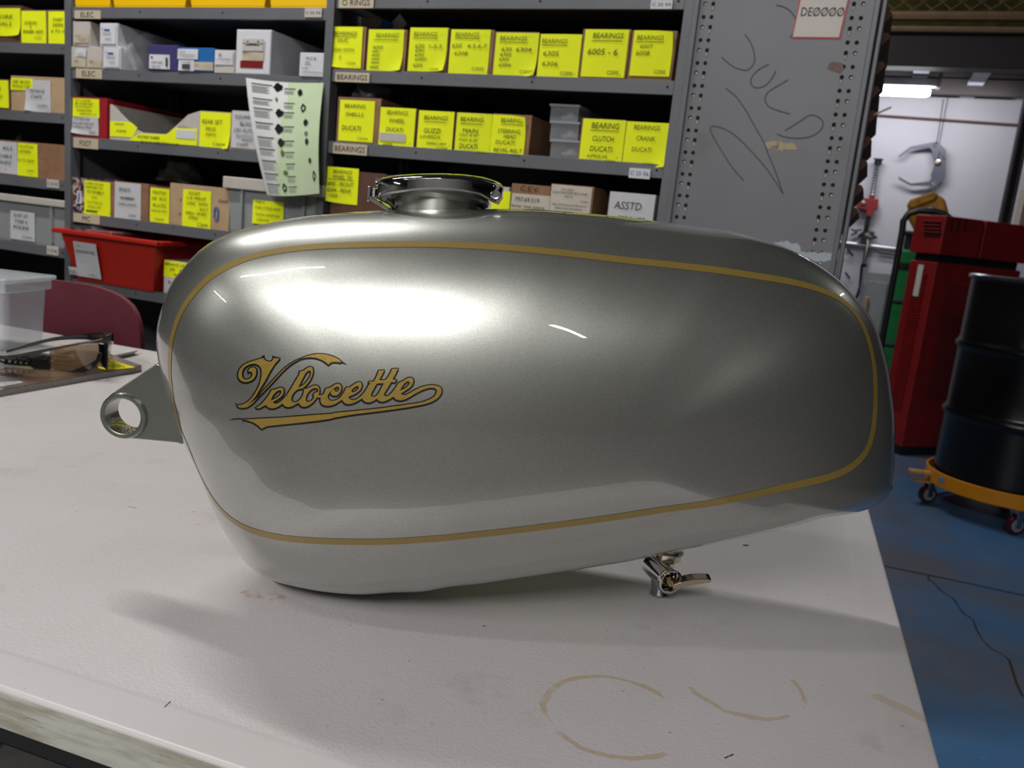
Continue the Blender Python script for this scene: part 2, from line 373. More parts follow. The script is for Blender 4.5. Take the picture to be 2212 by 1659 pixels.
    h = a.math('MULTIPLY', a.noise(420, 3, .6, c), a.math('MULTIPLY_ADD', inb, .8, .2))
    a.bump(h, .38, .0009); return a.m
M_TABLE = table_mat()
def edge_mat():
    a = N('scuffed_table_edge'); mp = a.n('ShaderNodeMapping'); mp.inputs['Scale'].default_value = (9, 9, 70); a.l(a.coord(), mp.inputs['Vector']); v = mp.outputs[0]
    c = a.mix(a.ramp(a.noise(1.0, 6, .7, v), .46, .62), srgb(182, 182, 174), srgb(150, 146, 132)); c = a.mix(a.ramp(a.noise(1.7, 6, .75, v), .60, .68), c, srgb(92, 82, 64))
    a.set(Base_Color=c, Roughness=.5); a.bump(a.noise(3, 4, .6, v), .25, .0008); return a.m
M_TEDGE = edge_mat()
tb = thing('folding_table', 'white moulded plastic folding table with stained top under the silver tank', 'table', (0, 0, 0), TYAW)
bm = new(); R_ = .03
def ringv(x0, x1, y0, y1, z, r=.02, n=5):
    o = []
    for cx, cy, a0 in ((x1 - r, y1 - r, 0), (x0 + r, y1 - r, 90), (x0 + r, y0 + r, 180), (x1 - r, y0 + r, 270)):
        for k in range(n + 1):
            a_ = math.radians(a0 + 90 * k / n); o.append(bm.verts.new((cx + r * math.cos(a_), cy + r * math.sin(a_), z)))
    return o
prof = [(.001, .7135), (0, .7145), (0, .7160), (0, .7350), (.0003, .7378), (.0010, .7392), (.0024, .74), (.0040, .74), (R_ - .001, .74), (R_, .73995), (R_ + .003, .73955), (R_ + .004, .7395)]
rs = [ringv(TX0 + d, TX1 - d, TY0 + d, TY1 - d, z, .02 if d < .02 else .012) for d, z in prof]
for A, B in zip(rs, rs[1:]):
    for i in range(len(A)): bm.faces.new((A[i], A[(i + 1) % len(A)], B[(i + 1) % len(A)], B[i]))
bm.faces.new(rs[-1]); bm.faces.new(rs[0][::-1])
bmesh.ops.recalc_face_normals(bm, faces=bm.faces)
for f_ in bm.faces: f_.material_index = 1 if abs(f_.normal.z) < .2 else 0
TOP = ob('tabletop', bm, [M_TABLE, M_TEDGE], tb, smooth=True)
TZ = .7395
bm = new()
for y in (TY0 + .035, TY1 - .035): bx(bm, TX0 + .04, TX1 - .04, y - .012, y + .012, .680, .7135)
for x in (TX0 + .06, TX1 - .06): bx(bm, x - .012, x + .012, TY0 + .04, TY1 - .04, .680, .7135)
ob('under_frame', bm, M_BLACKM, tb, bevel=.003)
for x in (TX0 + .22, TX1 - .30):
    for y in (TY0 + .12, TY1 - .12):
        bm = new(); tube(bm, [(x, y, .67), (x, y, .0)], .014, 12); ob('leg', bm, M_BLACKM, tb, smooth=True)
bm = new()
for x in (TX0 + .22, TX1 - .30): tube(bm, [(x, TY0 + .12, .12), (x, TY1 - .12, .12)], .011, 10)
tube(bm, [(TX0 + .22, .7, .12), (-.9, .7, .66)], .01, 8); tube(bm, [(TX1 - .30, .7, .12), (-.75, .7, .66)], .01, 8)
ob('brace', bm, M_BLACKM, tb, smooth=True)
# black crate standing on the floor under the table's front edge, only its corner in view
ct = thing('black_crate', 'black plastic crate on the floor under the table front edge', 'crate', (-.62, .62, 0), TYAW)
bm = new(); bx(bm, -.16, .16, -.12, .12, 0, .40); ob('crate_body', bm, M_BLACK, ct, bevel=.01)
bm = new(); bx(bm, -.175, .175, -.135, .135, .40, .43); ob('rim', bm, M_BLACK, ct, bevel=.006)
# ------------------------------------------------------------------ deferred lettering: built-in font turned into flat meshes
TEXTS = []
def text(parent, s, cx, cz, w, h, m, y=-.0012, shear=.12, M=None, name='lettering'):
    cu = bpy.data.curves.new(name, 'FONT'); cu.body = s; cu.align_x = 'CENTER'; cu.align_y = 'CENTER'; cu.resolution_u = 2; cu.shear = shear; cu.size = 1
    o = bpy.data.objects.new('tmp_text', cu); COL.objects.link(o); TEXTS.append((o, parent, cx, cz, w, h, m, y, name, M))
def finish_text():
    bpy.context.view_layer.update()
    dg = bpy.context.evaluated_depsgraph_get()
    groups = {}
    for o, parent, cx, cz, w, h, m, y, name, M in TEXTS:
        me = bpy.data.meshes.new_from_object(o.evaluated_get(dg))
        if not len(me.vertices): continue
        co = np.empty(len(me.vertices) * 3, np.float32); me.vertices.foreach_get('co', co); co = co.reshape(-1, 3)
        lo_, hi_ = co.min(0), co.max(0); c_ = (lo_ + hi_) / 2
        sx = w / max(hi_[0] - lo_[0], 1e-6); sy = h / max(hi_[1] - lo_[1], 1e-6)
        X = (co[:, 0] - c_[0]) * sx + cx; Z = (co[:, 1] - c_[1]) * sy + cz
        pts = np.stack([X, np.full_like(X, y), Z], 1)
        polys = [tuple(p.vertices) for p in me.polygons]
        groups.setdefault((parent, m, name), []).append((pts, polys)); bpy.data.meshes.remove(me)
    for (parent, m, name), items in groups.items():
        vs, fs, k = [], [], 0
        for pts, polys in items:
            vs += [tuple(map(float, p)) for p in pts]; fs += [tuple(i + k for i in p) for p in polys]; k += len(pts)
        me = bpy.data.meshes.new(name); me.from_pydata(vs, [], fs); me.materials.append(m)
        o = bpy.data.objects.new(name, me); COL.objects.link(o); o.parent = parent
    for t in TEXTS: bpy.data.objects.remove(t[0], do_unlink=True)

def sheet(name, x0, x1, z0, z1, y, m, parent, curl=None, nx=7, nz=8, wave=.0008, label=None, amt=.006):
    """a paper label facing -y, slightly wavy; curl = list of corners lifting: 'bl','br','tl','tr'"""
    bm = new(); g = []; ph = random.random() * 6
    for j in range(nz + 1):
        row = []
        for i in range(nx + 1):
            s, t = i / nx, j / nz; x = x0 + (x1 - x0) * s; z = z0 + (z1 - z0) * t; yy = y - wave * (1 + math.sin(4 * s + ph) * math.sin(3 * t + ph))
            for c in (curl or []):
                cs, ct = (1 if c[1] == 'r' else 0), (1 if c[0] == 't' else 0)
                k = max(0, 1 - (abs(s - cs) + abs(t - ct)) / .55)
                yy -= amt * k * k; z += (.45 if ct == 0 else -.45) * amt * k * k * (1.3); x += (-.5 if cs else .5) * amt * k * k
            row.append(bm.verts.new((x, yy, z)))
        g.append(row)
    for j in range(nz):
        for i in range(nx): bm.faces.new((g[j][i], g[j][i + 1], g[j + 1][i + 1], g[j + 1][i]))
    return ob(name, bm, m, parent, smooth=2, label=label)
def obox(bm, x0, x1, y0, y1, z0, z1, t=.004, front=None):
    """open-topped box with wall thickness; front = lower front height fraction"""
    bx(bm, x0, x1, y0, y1, z0, z0 + t)
    bx(bm, x0, x0 + t, y0 + t, y1 - t, z0 + t, z1); bx(bm, x1 - t, x1, y0 + t, y1 - t, z0 + t, z1)
    bx(bm, x0, x1, y0, y0 + t, z0 + t, z0 + (z1 - z0) * (front or 1)); bx(bm, x0, x1, y1 - t, y1, z0 + t, z1)

# ------------------------------------------------------------------ steel shelving, three bays (shelf frame: u right, v away, z up)
U0 = [-2.424, -1.509, -.594, .321]
SHDEP = .42
BAYS = [
    (0, [1.61, 1.390, 1.191, .992, .787, .56, .30, .08]),
    (1, [sh(350, 40).z, sh(380, 179).z, sh(367, 334.5).z, sh(376, 508).z, sh(350, 655).z, .47, .25, .06]),
    (2, [sh(1100, 19).z, sh(1100, 191).z, sh(1100, 360).z, .93, .72, .50, .28, .08])]
LIP = .030
BNAME = ['left', 'middle', 'right']
SHELF = {}
for b, zs in BAYS:
    ua, ub = U0[b], U0[b + 1]
    r = thing('shelving_unit', ('grey steel shelving bay at the far left of the row', 'grey steel shelving bay in the middle, labelled ELEC and FOOT', 'grey steel shelving bay labelled BEARINGS, beside the perforated end panel')[b], 'shelving', W3(ua, 0, 0), YAW)
    Wd = ub - ua
    for x in ([0] if b == 0 else []) + [Wd]:
        bm = new(); bx(bm, x - .012, x + .012, -.006, .030, 0, 2.1); bx(bm, x - .0015, x + .0015, .03, SHDEP - .03, 0, 2.1); bx(bm, x - .012, x + .012, SHDEP - .03, SHDEP, 0, 2.1)
        ob('upright', bm, M_STEEL, r, bevel=.002)
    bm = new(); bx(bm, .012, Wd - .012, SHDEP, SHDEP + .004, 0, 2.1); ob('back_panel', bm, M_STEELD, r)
    allz = zs + [zs[0] + .28, zs[0] + .55]
    for z in allz:
        bm = new()
        bx(bm, .0135, Wd - .0135, 0, .0015, z, z + LIP); bx(bm, .0135, Wd - .0135, .0015, SHDEP, z + LIP - .0015, z + LIP)
        bx(bm, .0135, Wd - .0135, .0015, .012, z, z + .0015)
        s_ = ob('shelf', bm, M_STEEL, r, bevel=.0008)
        bm = new()
        for hx in (.30 * Wd, .62 * Wd, .97 * Wd):
            bmesh.ops.create_circle(bm, cap_ends=True, radius=.0028, segments=10, matrix=Matrix.Translation((hx, -.0006, z + LIP * .55)) @ Matrix.Rotation(PI / 2, 4, 'X'))
        ob('bolt_hole', bm, M_HOLE, s_)
    SHELF[b] = r
def stag(b, xl, yt, xr, yb, s, m=M_TAG, ink=M_INK, tw=.82, thh=.55):
    r = SHELF[b]; x0, x1, z0, z1 = rect(xl, yt, xr, yb, -.002); ua = U0[b]
    bm = new(); bx(bm, x0 - ua, x1 - ua, -.0042, -.001, z0, z1)
    o = ob('shelf_tag', bm, m, r, bevel=.0006)
    text(o, s, (x0 + x1) / 2 - ua, (z0 + z1) / 2, (x1 - x0) * tw, (z1 - z0) * thh, ink, -.0048, 0)
stag(1, 162, 23, 218, 41, 'ELEC', thh=.6, tw=.5); stag(1, 165, 149, 221, 170, 'ELEC', tw=.5); stag(1, 160, 299, 213, 321, 'FOOT', tw=.48)
stag(1, 160, 463, 216, 482, 'MC', tw=.3); stag(1, 659, 18, 696, 38, 'C 25 04', M_WHITE2, M_INKG, .85, .3)
stag(2, 733, -6, 808, 18, 'O RINGS', tw=.8); stag(2, 725, 157, 799, 178, 'BEARINGS', tw=.88); stag(2, 720, 311, 794, 334, 'BEARINGS', tw=.88)
stag(2, 1406, 0, 1453, 20, 'C 25 04', M_WHITE, M_INKG, .85, .35); stag(2, 1359, 364, 1405, 386, 'C 25 06', M_WHITE, M_INKB, .85, .4)
stag(0, 102, 388, 128, 406, 'C 23 05', M_WHITE2, M_INKG, .8, .3); stag(0, 102, 532, 127, 551, 'C 23 06', M_WHITE2, M_INKG, .8, .3)

def shelf_top(b, i): return dict(BAYS)[b][i] + LIP
# generic open carton with stuck labels. labs: (kind, xl, yt, xr, yb, lines, curl); lines: (text, cx, cy, w, h, ink) in fractions of the label, cy from the top
LK = {'y': M_YEL, 'Y': M_YEL2, 'w': M_PAPER, 't': M_TAG, 'b': M_BEIGE, 'W': M_WHITE}
INK = {'k': M_INK, 'f': M_INKF, 'g': M_INKG, 'b': M_INKB, 'l': M_INKL}
def put_label(root, base, lab, yf):
    kind, xl, yt, xr, yb, lines, curl = lab
    x0, x1, z0, z1 = rect(xl, yt, xr, yb, base.y + yf - .001)
    x0 -= base.x; x1 -= base.x; z0 -= base.z; z1 -= base.z
    s = sheet('label', x0, x1, z0, z1, yf - .0012, LK[kind], root, curl)
    for tx, cx, cy, w_, h_, ik in lines:
        X = x0 + (x1 - x0) * cx; Z = z1 - (z1 - z0) * cy
        if tx == '_':
            bm = new(); bx(bm, X - w_ * (x1 - x0) / 2, X + w_ * (x1 - x0) / 2, yf - .0042, yf - .004, Z - .0006, Z + .0006); ob('underline', bm, INK[ik], s)
        elif tx == '#':
            bm = new(); bx(bm, X - w_ * (x1 - x0) / 2, X + w_ * (x1 - x0) / 2, yf - .0040, yf - .0036, Z - h_ * (z1 - z0) / 2, Z + h_ * (z1 - z0) / 2); ob('sticker', bm, M_WHITE2 if ik == 'l' else INK[ik], s)
        else: text(s, tx, X, Z, (x1 - x0) * w_, (z1 - z0) * h_, INK[ik], yf - .0044)
def carton(name, label, cat, b, i, xl, yt, xr, m, labs=(), depth=.30, v=.004, open_=True, group=None, zoff=0, zb=None, t=.004, closed_h=None):
    zbot = (shelf_top(b, i) + zoff) if zb is None else zb
    ym = (yt + 95) if False else yt
    p0, p1 = sh(xl, yt + 30, v), sh(xr, yt + 30, v); ztop = sh((xl + xr) / 2, yt, v).z
    base = V(((p0.x + p1.x) / 2, v, zbot)); hw = (p1.x - p0.x) / 2; H = ztop - zbot
    r = thing(name, label, cat, W3(*base), YAW, group)
    bm = new()
    if open_: obox(bm, -hw, hw, 0, depth, 0, H, t)
    else: bx(bm, -hw, hw, 0, depth, 0, H)
    ob('box_body', bm, m, r, bevel=.0008)
    for lab in labs: put_label(r, base, lab, 0)
    return r, base, hw, H

Q = 'C2505'
g = 'yellow labelled part bins on the upper bearings shelf'
def L(*a): return list(a)
carton('part_bin', 'small brown card bin, curled yellow label reading BEARINGS DUC BEGIN WITH 7', 'box', 2, 1, 706, 58, 790, M_CARD, [('y', 710, 58, 782, 147, L(('BEARINGS', .5, .16, .7, .09, 'k'), ('_', .5, .24, .66, 0, 'k'), ('DUC', .45, .33, .32, .09, 'k'), ('BEGIN WITH', .42, .56, .74, .08, 'f'), ('7', .38, .76, .06, .1, 'k'), ('C2506', .72, .88, .28, .06, 'f')), ['bl'])], group=g)
carton('part_bin', 'small brown card bin, yellow label with a column of numbers starting 600', 'box', 2, 1, 794, 64, 878, M_CARD, [('Y', 795, 64, 871, 154, L(('BEARINGS', .54, .14, .64, .1, 'f'), ('_', .5, .25, .7, 0, 'f'), ('600', .3, .43, .28, .08, 'f'), ('6001', .25, .53, .2, .06, 'k'), ('6002', .25, .62, .22, .06, 'k'), ('6003', .25, .71, .22, .06, 'k'), ('6004', .24, .80, .22, .06, 'k'), ('6005', .23, .91, .24, .07, 'k')), ['br'])], group=g)
carton('part_bin', 'small brown card bin, yellow label reading BEARINGS 620 1-2-3', 'box', 2, 1, 884, 60, 969, M_CARD, [('Y', 884, 60, 965, 155, L(('BEARINGS', .42, .15, .62, .1, 'f'), ('_', .42, .24, .66, 0, 'f'), ('620  1-2-3', .52, .42, .7, .09, 'f'), ('6201', .3, .52, .24, .07, 'k'), ('6202', .3, .62, .24, .07, 'k'), ('62003', .34, .72, .30, .07, 'k'), ('6203', .28, .86, .24, .08, 'k'), (Q, .72, .94, .24, .05, 'f')), ['br'])], group=g)
carton('part_bin', 'small brown card bin, yellow label reading BEARINGS 620 4-5-6-7', 'box', 2, 1, 972, 64, 1066, M_CARD, [('Y', 972, 64, 1057, 160, L(('BEARINGS', .42, .12, .6, .1, 'f'), ('_', .42, .2, .62, 0, 'f'), ('620   4-5-6-7', .5, .37, .88, .09, 'f'), ('6208', .3, .54, .34, .08, 'f'), (Q, .76, .88, .3, .07, 'k')), None)], group=g)
carton('part_bin', 'small brown card bin, yellow label reading BEARINGS 630 6304', 'box', 2, 1, 1067, 69, 1162, M_CARD, [('Y', 1069, 71, 1161, 166, L(('BEARINGS', .42, .13, .64, .1, 'f'), ('_', .42, .22, .66, 0, 'f'), ('630', .28, .38, .24, .09, 'f'), ('6304', .68, .38, .36, .09, 'k'), ('6302', .27, .5, .26, .08, 'k'), ('6303', .24, .61, .22, .08, 'k'), ('63004', .27, .74, .28, .08, 'k'), (Q, .78, .88, .3, .07, 'f')), ['br'])], group=g)
carton('part_bin', 'small brown card bin, yellow label reading BEARINGS 6305 6306, lower than its neighbours', 'box', 2, 1, 1164, 74, 1256, M_CARD, [('y', 1164, 74, 1253, 170, L(('BEARINGS', .36, .16, .62, .1, 'f'), ('_', .36, .25, .64, 0, 'f'), ('6305', .3, .44, .38, .11, 'f'), ('6306', .3, .67, .38, .10, 'f'), (Q, .72, .88, .3, .08, 'k')), None)], group=g)
carton('part_bin', 'small brown card bin, yellow label reading BEARINGS 6005-6', 'box', 2, 1, 1257, 63, 1361, M_CARD, [('y', 1260, 64, 1354, 167, L(('BEARINGS', .54, .13, .7, .11, 'k'), ('_', .52, .24, .7, 0, 'k'), ('6005 - 6', .45, .47, .68, .13, 'k'), ('C2505', .74, .90, .26, .08, 'k')), None)], group=g)
carton('part_bin', 'small brown card bin, yellow label reading 6008 with its corner folded back', 'box', 2, 1, 1363, 66, 1460, M_CARD, [('y', 1365, 66, 1452, 165, L(('BEARINGS', .42, .16, .66, .1, 'f'), ('_', .42, .25, .7, 0, 'f'), ('6007', .35, .35, .32, .08, 'f'), ('6008', .28, .5, .34, .1, 'f'), ('C2505', .76, .90, .28, .08, 'k')), ['tr'])], group=g)
g = 'yellow labelled part bins on the lower bearings shelf'
Q = 'C2506'
carton('part_bin', 'tall brown card bin, yellow label reading BEARING SHELLS, under a clear bag', 'box', 2, 2, 729, 211, 822, M_CARD, [('y', 733, 217, 808, 306, L(('BEARING', .45, .14, .6, .09, 'k'), ('SHELLS', .45, .34, .52, .09, 'k'), ('DUCATI', .38, .68, .55, .12, 'k'), (Q, .72, .92, .3, .06, 'f')), None)], group=g)
carton('part_bin', 'brown card bin, yellow label reading BEARINGS WHEEL with a grey sticker on it', 'box', 2, 2, 819, 233, 899, M_CARD, [('y', 820, 233, 896, 321, L(('BEARINGS', .5, .12, .6, .1, 'f'), ('WHEEL', .5, .32, .44, .1, 'k'), ('DUCATI', .45, .54, .48, .1, 'k'), ('#', .4, .73, .74, .2, 'l'), ('6909', .28, .92, .26, .08, 'k')), None)], group=g)
carton('part_bin', 'brown card bin, yellow label reading BEARINGS GUZZI LAVERDA', 'box', 2, 2, 902, 240, 981, M_CARD, [('y', 903, 240, 979, 328, L(('BEARINGS', .5, .17, .68, .1, 'k'), ('_', .48, .27, .62, 0, 'k'), ('GUZZI', .42, .49, .48, .12, 'k'), ('LAVERDA', .38, .64, .58, .08, 'f'), ('SWING ARM', .56, .80, .56, .07, 'k'), (Q, .74, .90, .3, .05, 'f')), None)], group=g)
bpy.data.objects[-1] if False else None
carton('part_bin', 'brown card bin, yellow label reading BEARING MAIN with smudged ink', 'box', 2, 2, 984, 244, 1060, M_CARD, [('Y', 985, 245, 1061, 335, L(('BEARING', .44, .15, .66, .1, 'k'), ('_', .42, .26, .62, 0, 'k'), ('MAIN', .42, .42, .44, .1, 'k'), ('7207 B EP', .38, .53, .54, .06, 'f'), ('7307 B EP', .38, .65, .54, .06, 'f'), ('DUCATI', .4, .80, .52, .12, 'k'), (Q, .78, .93, .28, .05, 'f')), None)], group=g)
carton('part_bin', 'brown card bin, yellow label reading BEARINGS STEERING HEAD', 'box', 2, 2, 1062, 247, 1147, M_CARD, [('y', 1061, 249, 1135, 343, L(('BEARINGS', .6, .12, .68, .1, 'k'), ('_', .6, .21, .66, 0, 'k'), ('STEERING', .52, .37, .66, .09, 'k'), ('HEAD', .56, .49, .36, .08, 'k'), ('DUCATI', .44, .63, .56, .09, 'k'), ('BEVEL-BELT', .54, .81, .84, .08, 'k'), (Q, .76, .92, .3, .05, 'f')), ['tr'])], group=g)
carton('part_bin', 'yellow labelled bin reading BEARING CLUTCH, right of the clear tubs', 'box', 2, 2, 1254, 257, 1348, M_CARD, [('y', 1255, 258, 1348, 355, L(('BEARING', .54, .14, .64, .13, 'k'), ('_', .52, .25, .66, 0, 'k'), ('CLUTCH', .52, .43, .50, .12, 'k'), ('DUCATI', .5, .66, .52, .12, 'k'), ('APRILIA', .42, .83, .5, .07, 'f'), (Q, .74, .92, .26, .06, 'f')), None)], group=g)
carton('part_bin', 'yellow labelled bin reading BEARINGS CRANK at the shelf right end', 'box', 2, 2, 1349, 264, 1447, M_CARD, [('y', 1349, 264, 1443, 362, L(('BEARINGS', .48, .12, .6, .1, 'f'), ('CRANK', .48, .36, .44, .1, 'f'), ('DUCATI', .42, .61, .46, .1, 'f'), ('C2506', .62, .92, .26, .06, 'f')), ['br'])], group=g)
# bottom visible row of the right bay
carton('part_bin', 'dark brown box left of the chrome cap, yellow label reading FRONT REAR', 'box', 2, 3, 716, 371, 832, M_CARDD, [('y', 706, 362, 774, 440, L(('BEARINGS', .5, .12, .6, .1, 'k'), ('WHEEL TRI', .5, .27, .62, .09, 'k'), ('_', .46, .34, .8, 0, 'k'), ('6005 - FRONT', .45, .47, .82, .11, 'k'), ('6204 - REAR', .42, .64, .76, .11, 'k'), ('6205 -', .28, .80, .4, .1, 'k')), ['bl'])])
carton('part_box', 'white and yellow labelled box just right of the chrome cap', 'box', 2, 3, 1040, 402, 1098, M_WHITE2, [('y', 1062, 412, 1101, 470, L(), None)])
carton('part_box', 'brown box marked C.E.V. over a white label reading lever toe piece', 'box', 2, 3, 1103, 399, 1187, M_CARD, [('b', 1103, 420, 1186, 480, L(('797.69.519', .42, .2, .64, .15, 'k'), ('lever toe piece', .46, .46, .86, .15, 'k')), None)])
c1, base_, hw_, H_ = carton('part_box', 'brown box with a full cream label, beside the white ASSTD box', 'box', 2, 3, 1188, 400, 1281, M_CARD, [('b', 1188, 401, 1276, 480, L(('DUC EARLY', .42, .12, .34, .06, 'g'), ('KICKSTART/CENTRE STAND', .48, .21, .86, .06, 'g'), ('BOLTS', .46, .31, .2, .05, 'g'), ('C2506', .84, .41, .18, .05, 'g'), ('APRIL KICKSTAND CENTRE BOLTS', .48, .54, .86, .05, 'g'), ('BEVEL KICKSTART BOLTS', .48, .64, .66, .05, 'g')), None)])
carton('part_box', 'white fronted box hand lettered ASSTD at the bay corner', 'box', 2, 3, 1314, 417, 1414, M_WHITE2, [('w', 1315, 418, 1412, 500, L(('ASSTD', .42, .33, .62, .2, 'k'), ('SPRINGS', .52, .70, .62, .18, 'k')), None)])
# CEV word on its box
bin_cev = [o for o in bpy.data.objects if o.type == 'EMPTY' and 'C.E.V.' in o.get('label', '')][0]
pz = sh(1145, 408, .004); pb = bin_cev.location
text(bin_cev, 'C.E.V.', pz.x - sh(1145, 429, .004).x, pz.z - .93 - LIP, .048, .012, M_INK, -.0015, .1)
# small things standing in or on the upper bearings bins
def flat_card(name, label, cat, px, py, w_, h_, v, m, tilt, zadd=0):
    p = sh(px, py, v); bm = new(); bx(bm, -w_ / 2, w_ / 2, -.002, .002, -h_ / 2, h_ / 2)
    o = tag(ob(name, bm, m, bevel=.0006), label, cat); o.matrix_world = Matrix.Translation(W3(*p)) @ Matrix.Rotation(YAW, 4, 'Z') @ Matrix.Rotation(tilt, 4, 'Y'); return o
flat_card('paper_slip', 'white slip of card sticking up from the second bearings bin', 'card', 858, 56, .034, .05, .10, M_WHITE, .8)
flat_card('paper_slip', 'blue and white slip beside the white slip behind the bearings bins', 'card', 832, 62, .03, .04, .09, M_BLUE, .4)
flat_card('paper_slip', 'folded brown paper packet behind the first bearings bin', 'card', 790, 52, .10, .03, .12, M_BEIGE, .1)
def crumple(name, label, cat, b, u, v, z, sx, sy, sz, m, seed, sub=3):
    random.seed(seed); bm = new(); bmesh.ops.create_icosphere(bm, subdivisions=sub, radius=1)
    for q in bm.verts:
        n = q.co.normalized(); k = 1 + .28 * math.sin(5 * n.x + seed) * math.sin(4 * n.z + 2 * seed) + random.uniform(-.16, .16)
        q.co = V((n.x * sx * k, n.y * sy * k, max(-.35, n.z) * sz * k + sz * .38))
    o = tag(ob(name, bm, m, smooth=2), label, cat); o.location = W3(u, v, z); o.rotation_euler = (0, 0, YAW); return o
p = sh(785, 200, .05); crumple('plastic_bag', 'crumpled clear bag on the bin reading BEARING SHELLS', 'bag', 2, p.x, .09, sh(780, 214, .06).z, .045, .05, .035, M_CLEAR, 3)
# clear stacked tubs
for k, (yt, yb) in enumerate(((302, 338), (262, 298), (225, 259))):
    u0_, u1_ = sh(1183, (yt + yb) / 2 , .02).x, sh(1254, (yt + yb) / 2, .02).x; z1_ = sh(1218, yt, .02).z
    zb_ = shelf_top(2, 2) if k == 0 else zprev
    r = thing('clear_tub', ('lowest', 'middle', 'top')[k] + ' clear plastic tub of the stack among the bearing bins', 'container', W3((u0_ + u1_) / 2, .02, zb_), YAW, 'stacked clear tubs')
    hw_ = (u1_ - u0_) / 2 - .003; H_ = z1_ - zb_
    bm = new(); obox(bm, -hw_ * .92, hw_ * .92, .004, .17, 0, H_ - .006, .0015); ob('tub_body', bm, M_CLEAR, r)
    bm = new(); bx(bm, -hw_, hw_, 0, .18, H_ - .006, H_); ob('lid', bm, M_MILKY, r, bevel=.001)
    bm = new(); bmesh.ops.create_icosphere(bm, subdivisions=2, radius=1)
    for q in bm.verts: q.co = V((q.co.x * hw_ * .7, .06 + q.co.y * .04, .004 + max(0, q.co.z + .9) * .010 * (1 + .4 * math.sin(9 * q.co.x))))
    ob('contents', bm, M_MILKY, r, smooth=2)
    zprev = zb_ + H_

# ---- left bay
g = 'yellow labelled boxes at the top of the left bay'
carton('part_bin', 'brown box with dirty yellow label, leftmost on the upper left shelf', 'box', 0, 1, -40, 12, 46, M_CARDD, [('y', -26, 18, 45, 78, L(('FORK', .55, .3, .5, .14, 'f'), ('SEALS', .5, .55, .5, .14, 'f')), ['br'])], group=g)
carton('part_bin', 'yellow fronted bin reading SCREWS in the left bay, second from left', 'box', 0, 1, 46, 22, 102, M_CARD, [('y', 47, 24, 100, 96, L(('SCREWS', .4, .36, .5, .1, 'k'), ('1', .4, .48, .04, .1, 'k'), ('INNER ARM', .5, .62, .8, .1, 'k'), ('C2301', .7, .80, .3, .07, 'f')), None)], group=g)
carton('part_bin', 'yellow fronted bin half hidden by the shelf post in the left bay', 'box', 0, 1, 104, 22, 150, M_CARD, [('y', 105, 25, 150, 98, L(('CHART', .5, .24, .5, .1, 'k'), ('DEEPA', .5, .4, .5, .1, 'k'), ('A TO 10', .5, .58, .7, .09, 'k')), None)], group=g)
carton('part_bin', 'brown box with tall yellow label at the left frame edge', 'box', 0, 2, -60, 170, 22, M_CARDD, [('y', -30, 173, 19, 232, L(('BAR', .5, .3, .4, .12, 'k'), ('ENDS', .5, .6, .5, .12, 'k')), None)])
carton('part_box', 'tan carton with white label reading PETROL CAPS', 'box', 0, 2, 24, 166, 147, M_TAN, [('w', 56, 173, 110, 242, L(('PETROL', .5, .35, .6, .09, 'g'), ('CAPS', .45, .52, .45, .09, 'k'), ('C2302', .68, .80, .4, .07, 'g')), ['bl']), ('y', 24, 169, 71, 195, L(('SEE ALSO', .5, .3, .8, .25, 'k'), ('PETROL CAP', .5, .7, .8, .22, 'k')), None)], open_=False)
carton('part_box', 'brown carton with white and yellow labels above the grey tub', 'box', 0, 3, -50, 306, 147, M_CARD, [('w', -10, 306, 38, 375, L(('ALL', .6, .2, .5, .1, 'g'), ('CABLE', .5, .45, .6, .1, 'g'), ('ENDS', .5, .65, .5, .1, 'g')), None), ('y', 39, 310, 82, 381, L(('CLUTCH', .45, .1, .7, .08, 'f'), ('LEVERS', .4, .25, .6, .08, 'f'), ('10 TO 20/24', .45, .52, .8, .09, 'f'), ('C2303', .65, .82, .35, .06, 'k')), None)], open_=False)
def tub(name, label, b, i, xl, yt, xr, m, rim_m, depth=.34, v=-.004, labs=(), rim=.022, taper=.93):
    zbot = shelf_top(b, i); p0, p1 = sh(xl, yt + 20, v), sh(xr, yt + 20, v); ztop = sh((xl + xr) / 2, yt, v).z
    base = V(((p0.x + p1.x) / 2, v, zbot)); hw = (p1.x - p0.x) / 2; H = ztop - zbot
    r = thing(name, label, 'tub', W3(*base), YAW)
    bm = new(); obox(bm, -hw * .95, hw * .95, .014, depth, 0, H - .004, .004)
    for q in bm.verts:
        k = taper + (1 - taper) * q.co.z / H; q.co.x *= k
    ob('tub_body', bm, m, r, bevel=.002)
    bm = new(); t = .012
    for a_ in ((-hw, hw, 0, t), (-hw, hw, depth, depth + t), ): bx(bm, a_[0], a_[1], a_[2], a_[3], H - rim, H)
    for s in (-1, 1): bx(bm, s * hw - (t if s > 0 else 0), s * hw + (0 if s > 0 else t), t, depth, H - rim, H)
    ob('rim', bm, rim_m, r, bevel=.003)
    bm = new()
    for s in (-.62, .62): bx(bm, s * hw - .004, s * hw + .004, .004, .016, .01, H - rim)
    ob('rib', bm, m, r, bevel=.001)
    for lab in labs: put_label(r, base, lab, .012)
    return r, base, hw, H
tub('storage_tub', 'grey plastic storage tub with white label in the left bay', 0, 4, -50, 423, 146, M_GREYP, M_WHITE2, labs=[('w', 23, 457, 76, 519, L(('SUIT ST', .45, .15, .6, .11, 'k'), ('TYPE 4', .45, .36, .5, .11, 'k'), ('POLINI', .45, .56, .6, .12, 'k'), ('C2304', .7, .88, .4, .07, 'k')), None)])
crumple('rag_bundle', 'dim crumpled bundle at the back of the left bay', 'bundle', 0, sh(75, 285, .3).x, .25, shelf_top(0, 3), .05, .05, .09, M_BEIGE, 8)

